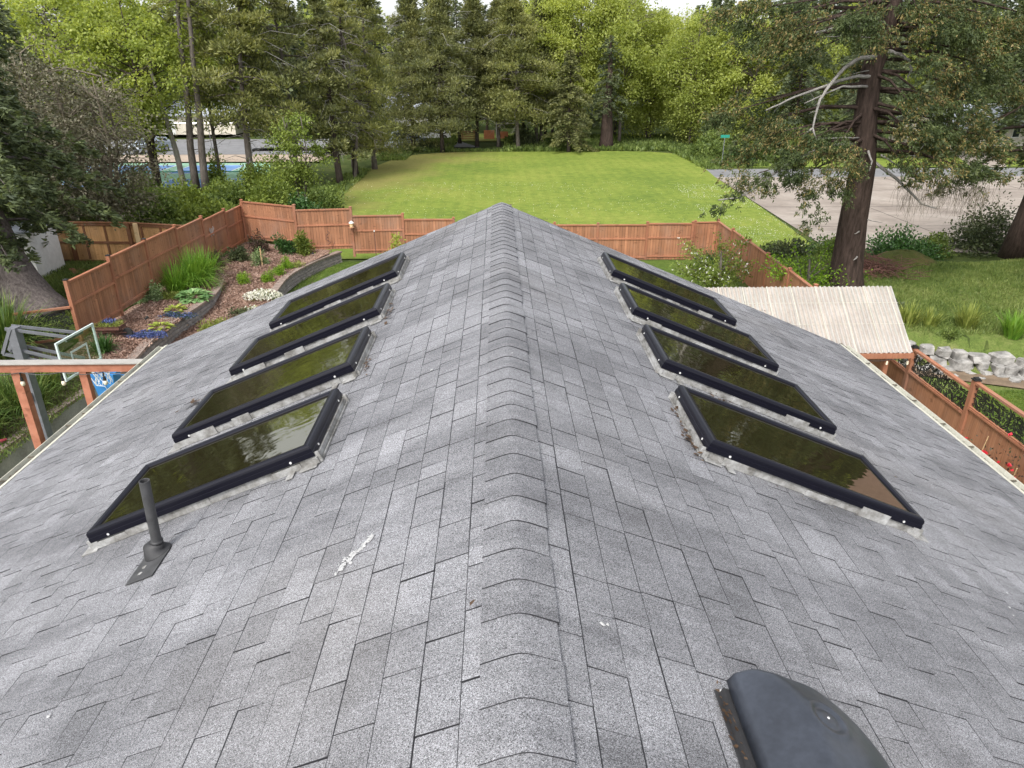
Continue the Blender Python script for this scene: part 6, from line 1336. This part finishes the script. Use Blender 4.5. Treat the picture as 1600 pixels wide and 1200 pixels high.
# ------------------------------------------------------------------ ground cover
def scatter(name, xs, ys, n, size, mat, label, kind='stuff', dz=.02, w_=.14, ok=None, cat='grass', lean=.5):
    x = rng.uniform(*xs, n); y = rng.uniform(*ys, n)
    if ok is not None: k = ok(x, y); x, y = x[k], y[k]
    n = len(x); P_ = np.stack([x, y, (1.38-.24*ss(x, -14, -11) if name == 'bed_ground_cover' else ht(x, y))+dz], 1); A = unit(rng.normal(size=(n, 3))*lean+np.array((0, 0, 1))); L = size*rng.uniform(.5, 1.4, n)
    o = quads(name, leaves(P_, A, L, L*w_, .15), mat, org=(float(np.mean(xs)), float(np.mean(ys)), 0)); tag(o, label, cat, kind=kind); return o
edge_r = lambda y: np.interp(y, FY, FR)
edge_l = lambda y: np.interp(y, FY, FL)
infield = lambda x, y: (x < edge_r(y)) & (x > edge_l(y))
def clusterd(x, y, s=.5, th=.55): return (np.sin(x*s+1.3*np.sin(y*s*.7))*np.cos(y*s*1.1+x*.3)+np.sin(x*s*2.7+y*1.9)*.4)*.5+.5 > th
scatter('field_grass_tufts', (-13, 22), (35.0, 84), 70000, .065, M['field_blade'] if 'field_blade' in M else M['grassblade'], 'short tufts of grass standing in the mown field', ok=infield, w_=.22)
for k_, (bx_, by_, nx_, ny_) in enumerate([(-13.2, 56, 1.4, 14), (-11.0, 81, 1.6, 4), (6, 85.6, 14, .8), (21.2, 76, 1.2, 7)]):
    scatter('field_edge_weeds', (bx_-nx_, bx_+nx_), (by_-ny_, by_+ny_), int(1100*nx_*ny_/4), .30, M['bush'], ['tall ragged weeds along the left side of the field under the pines', 'ragged weeds at the far left field corner', 'ragged weeds along the far side of the field', 'ragged weeds at the far right field corner by the road'][k_], cat='weeds', w_=.35)
scatter('field_daisies', (-12, 20), (35.2, 62), 3600, .035, M['whitef'], 'white daisies speckled through the mown field', cat='flowers', ok=lambda x, y: infield(x, y) & (clusterd(x, y, .45, .5) | (rng.uniform(0, 1, len(x)) < .12)), dz=.09, w_=.9, lean=3)
scatter('right_field_daisies', (10.8, 19.2), (36, 60), 4200, .042, M['whitef'], 'dense white daisies on the field corner beside the concrete', cat='flowers', ok=lambda x, y: infield(x, y) & (x > edge_r(y)-4.5) & clusterd(x, y, .8, .42), dz=.09, w_=.9, lean=3)
scatter('yard_grass', (-8.7, -3.2), (22, 34), 52000, .075, M['grassblade'], 'blades of the small lawn between the block wall and the roof', dz=.03, w_=.14)
scatter('neighbour_grass', (11.45, 19), (12, 17.4), 60000, .07, M['grassblade'], 'bright short lawn below the pale rock wall', dz=.05, w_=.16)
scatter('bank_grass_blades', (11.4, 26), (19.6, 31), 90000, .14, M['rough_grass'], 'rough patchy grass on the bank above the rock wall', dz=.02, w_=.13, ok=lambda x, y: y > 20.0-.36*(x-12.4)+.1)
scatter('woodland_undergrowth', (-34, 24), (84.8, 101), 60000, .5, M['bush'], 'green undergrowth and ferns along the far edge of the field', cat='undergrowth', ok=lambda x, y: (x > 1.2) | ((x < -5.2) & (x > -11)), w_=.4)
scatter('left_undergrowth', (-30, -13.3), (36.5, 62), 36000, .32, M['bush'], 'low green growth under the trees left of the field', cat='undergrowth', w_=.4, ok=lambda x, y: ~((x < -18.5) & (y > 59.5)))
scatter('roadside_ivy', (19.8, 44), (71, 96), 50000, .42, M['bush'], 'ivy and low scrub under the alders beyond the road', cat='undergrowth', w_=.5, ok=lambda x, y: (y > 78) | (x < 26.5))
scatter('neighbour_ground_cover', (-19.5, -13.4), (22.5, 31), 30000, .14, M['rough_grass'], 'rough grass in the neighbouring yard behind the left fence', w_=.16)
scatter('bed_ground_cover', (-15, -11.1), (12, 19.2), 16000, .09, M['rough_grass'], 'scruffy weeds on the soil below the basketball hoop', dz=.0, w_=.3)
n = 26000; x = rng.uniform(-12.9, -11.0, n//2); y = rng.uniform(19.6, 31, n//2); P1_ = np.stack([x, y, 1.16+.12*(-(x+11))/2], 1)
x = rng.uniform(-12.4, -8.9, n//2); y = rng.uniform(23, 34, n//2); k = x > -11.2-.0*y; k |= y > 30.8; x, y = x[k], y[k]; P2_ = np.stack([x, y, .575+.42*ss(y, 24, 29)+.12*ss(y, 29, 34)+.10*np.clip(-(x+9)/3, 0, 1)], 1)
P_ = np.concatenate([P1_, P2_]); A = rnd_dirs(len(P_)); A[:, 2] = np.abs(A[:, 2])*.35
M['chip'] = leaf_mat('bark_chip', [(.08, .045, .034), (.24, .145, .105), (.44, .31, .25)], 0, 2)
tag(quads('bark_chips', leaves(P_, unit(A), .085, .04, .1), M['chip'], org=(-11, 27, 1)), 'loose reddish brown bark chips spread over the planting beds', 'bark chips', kind='stuff')
for (x, y), n_, L_, lb in (((12.75, 20.6), 150, .75, 'iris clump leftmost on the bank above the rock wall'), ((13.35, 20.5), 90, .6, 'small iris clump second from left above the rock wall'), ((14.4, 20.3), 180, .8, 'large iris clump in the middle above the rock wall'), ((15.3, 19.5), 200, .8, 'bright iris clump nearest the rock wall at right'), ((16.4, 19.9), 160, .75, 'iris clump at the right picture edge above the rock wall')):
    blades('iris_clump', (x, y, h1(x, y)), n_, L_, .035, M['lily'] if 'nearest' in lb else M['heath'], lb, 'plant', rad=.25, out=1., arch=.6, group='strappy clumps on the bank')
bush('low_plant', (13.6, 19.7, h1(13.6, 19.7)), (.35, .3, .25), 400, .08, M['bush'], 'small leafy plant on top of the rock wall', 'plant')
bush('low_plant', (13.2, 22.6, h1(13.2, 22.6)), (.9, .6, .3), 1100, .12, M['salal'], 'dark low weed patch in the middle of the grassy bank', 'plant')

# ------------------------------------------------------------------ distant things
def car(loc, rz, paint, label, name='parked_car'):
    root = thing(name, loc, label, 'car'); o = np.array(loc, float); ca, sa = math.cos(rz), math.sin(rz); X = np.array((ca, sa, 0)); Y = np.array((-sa, ca, 0)); Z = np.array((0, 0, 1.))
    prof = [(-2.25, .35), (-2.3, .62), (-2.25, .95), (-1.35, 1.08), (-.75, 1.62), (.9, 1.68), (1.75, 1.6), (2.2, 1.05), (2.28, .6), (2.2, .35)]
    b = MB(); L_ = []
    for yy, k in ((-.92, 1), (.92, 1)):
        for x, z in prof: L_.append(o+X*x+Y*(yy*(1 if z < 1.1 else .80))+Z*z)
    n = len(prof); b.add(L_, [tuple(range(n)), tuple(range(n, 2*n))[::-1]]+[(i, n+i, n+(i+1) % n, (i+1) % n) for i in range(n)]); b.build('body', M[paint], root)
    b = MB(); P = lambda x, y_, z: o+X*x+Y*y_+Z*z
    b.add([P(-1.345, -.70, 1.12), P(-1.345, .70, 1.12), P(-.82, .64, 1.585), P(-.82, -.64, 1.585)], [(0, 1, 2, 3)]); w = b.build('windscreen', M['carglass'], root); w.data.transform(Matrix.Translation(tuple(Z*.012-X*.012)))
    for sg in (-1, 1):
        b = MB(); b.add([P(-1.15, sg*.925, 1.10), P(-.65, sg*.765, 1.56), P(.85, sg*.765, 1.58), P(1.6, sg*.80, 1.5), P(1.75, sg*.90, 1.12)], [(0, 1, 2, 3, 4)]); b.build('side_window', M['carglass'], root)
        b = MB(); b.obox(o, X, Y, Z, (-2.31, sg*.62-.17, .68), (-2.22, sg*.62+.17, .86)); b.build('headlight', M['lampglass'], root)
        b = MB(); b.obox(o, X, Y, Z, (-.95, sg*.93-.02*0, 1.05), (-.78, sg*1.08, 1.2)); b.build('mirror', M[paint], root)
        for xx in (-1.4, 1.4):
            b = MB(); b.tube([P(xx, sg*.72, .34), P(xx, sg*.945, .34)], .35, 16); wh = b.build('wheel', M['tyre'], root); b = MB(); b.tube([P(xx, sg*.93, .34), P(xx, sg*.955, .34)], .2, 12); b.build('rim', M['silver'], wh)
    b = MB(); b.obox(o, X, Y, Z, (-2.33, -.42, .55), (-2.28, .42, .86)); b.build('grille', M['carglass'], root); b = MB(); b.obox(o, X, Y, Z, (-2.36, -.9, .34), (-2.2, .9, .54)); b.build('bumper', M['rubber'], root); return root
car((-40.6, 88.4, -.3), R(62), 'carpaint', 'grey pickup like car facing the sports court, seen between the trees at left')
car((-8.3, 97.5, .1), R(20), 'carwhite', 'white car on the far road behind the dark pines')
car((-10.8, 91.4, .1), R(185), 'carpaint', 'silver car on the road just behind the left far pines')
def houseb(loc, sx, sy, hw, hr, wm, rm, label, rz=0):
    root = thing('far_house', loc, label, 'house'); o = np.array(loc, float); ca, sa = math.cos(rz), math.sin(rz); X = np.array((ca, sa, 0)); Y = np.array((-sa, ca, 0)); Z = np.array((0, 0, 1.)); P = lambda x, y, z: o+X*x+Y*y+Z*z
    b = MB(); b.add([P(x, y, z) for z in (0, hw) for x, y in ((-sx, -sy), (sx, -sy), (sx, sy), (-sx, sy))]+[P(-sx, 0, hr-.12), P(sx, 0, hr-.12)], [(0, 1, 5, 4), (1, 2, 6, 9, 5), (2, 3, 7, 6), (3, 0, 4, 8, 7)]); b.build('wall', M[wm], root)
    b = MB(); e = .5; sl_ = (hr-hw)/sy
    for sg in (-1, 1):
        q = [P(-sx-e, sg*(sy+e), hw-e*sl_), P(sx+e, sg*(sy+e), hw-e*sl_), P(sx+e, 0, hr), P(-sx-e, 0, hr)]; q2 = [p-Z*.18 for p in q]; b.add(q+q2, [(0, 1, 2, 3), (7, 6, 5, 4), (0, 4, 5, 1), (1, 5, 6, 2), (3, 7, 4, 0)] if sg < 0 else [(3, 2, 1, 0), (4, 5, 6, 7), (1, 5, 4, 0), (2, 6, 5, 1), (0, 4, 7, 3)])
    b.build('roof', M[rm], root)
    for x in (-sx*.55, sx*.45):
        b = MB(); b.obox(o, X, Y, Z, (x-.6, -sy-.05, 1.0), (x+.6, -sy+.02, 2.1)); fr_ = b.build('window', M['white'], root); b = MB(); b.obox(o, X, Y, Z, (x-.52, -sy-.06, 1.08), (x+.52, -sy-.051, 2.02)); b.build('pane', M['carglass'], fr_)
    b = MB(); b.obox(o, X, Y, Z, (-.3, -sy-.05, 0), (.6, -sy+.02, 2.05)); b.build('door', M['white'], root); return root
houseb((-10.5, 113, 1.0), 6.5, 4.0, 2.5, 4.3, 'siding', 'roofgray', 'low grey roofed house glimpsed through the far pines')
houseb((58, 92, .1), 7, 4.5, 2.6, 4.6, 'wallcream', 'roofgray', 'grey roofed house at the right edge beyond the road', rz=.3)
houseb((-46, 112, 0), 9, 4.5, 2.8, 4.4, 'wallcream', 'roofgray', 'pale long building behind the car park at left')
houseb((24.6, 22.0, 1.5), 4.4, 3.8, 4.0, 7.2, 'wallcream', 'roofbrown', 'brown roofed neighbouring house outside the right picture edge', rz=-.75)
b = MB(); b.box((-1.6, 99, .1), (-.2, 99.12, 1.2)); b.box((.3, 99.4, .1), (1.6, 99.5, 1.0)); tag(b.build('orange_panel', M['play_orange'], org=(-.6, 99, .1)), 'orange play panel glimpsed between the pine trunks beyond the field', 'play panel')
b = MB(); 
for k in range(5): b.box((-4.6, 98, .25+.2*k), (-2.6, 98.1, .36+.2*k))
for x in (-4.4, -2.9): b.box((x, 98.11, .1), (x+.1, 98.2, 1.3))
tag(b.build('slatted_bench', M['cedar_dark'], org=(-3.6, 98, .1)), 'dark slatted bench on the verge beyond the far road', 'bench')
b = MB(); b.box((-2.45, 92.5, .05), (-2.3, 92.65, .95)); tag(b.build('marker_post', M['white'], org=(-2.4, 92.5, .05)), 'short white marker post beside the far road', 'post')
b = MB(); b.box((-.0, 100.5, .1), (.22, 100.7, 2.9)); tag(b.build('timber_post', M['grey_board'], org=(0, 100.5, .1)), 'pale upright post beside the orange panel', 'post')
ssn = thing('street_sign', (21.9, 67.6, .05), 'green street name sign on a thin grey pole at the field corner', 'street sign')
b = MB(); b.tube([(21.9, 71.2, .0), (21.9, 71.2, 2.75)], .035, 8); b.build('pole', M['post_gray'], ssn); b = MB(); b.box((21.5, 71.17, 2.76), (22.35, 71.2, 3.02)); b.build('sign_blade', M['sign_green'], ssn); ssn.location = (21.9, 71.2, .0)
for ch in ssn.children: ch.location = (0, -3.6, .05)
cfn = thing('chain_link_fence', (-30, 59.4, -.4), 'green chain link fence along the near side of the sports court', 'fence'); b = MB()
b.tube([(-50, 59.4, 1.35), (-19, 59.4, 1.35)], .045, 6)
b.build('rail', M['sign_green'], cfn)
for x in np.arange(-50, -18, 3.1): b = MB(); b.tube([(x, 59.4, -.5), (x, 59.4, 1.4)], .035, 6); b.build('post', M['sign_green'], cfn)
b = MB(); b.box((-50, 59.41, -.4), (-19, 59.415, 1.3)); b.build('mesh', M['chain'], cfn)
cf2 = thing('chain_link_fence', (-30, 80, -.4), 'tall chain link fence with pale top rail behind the sports court', 'fence'); b = MB(); b.tube([(-54, 84.5, 3.2), (-19, 84.5, 3.2)], .05, 6); b.build('rail', M['silver'], cf2)
for x in np.arange(-54, -18, 4.4): b = MB(); b.tube([(x, 84.5, -.5), (x, 84.5, 3.2)], .04, 6); b.build('post', M['post_gray'], cf2)
b = MB(); b.box((-32.2, 69.2, -.38), (-32.1, 69.3, .7)); b.box((-38.6, 69.2, -.38), (-38.5, 69.3, .7)); b.box((-38.5, 69.24, -.1), (-32.2, 69.26, .62)); tag(b.build('court_net', M['chain'], org=(-35, 69, -.4)), 'dark net across the blue and green sports court', 'net')
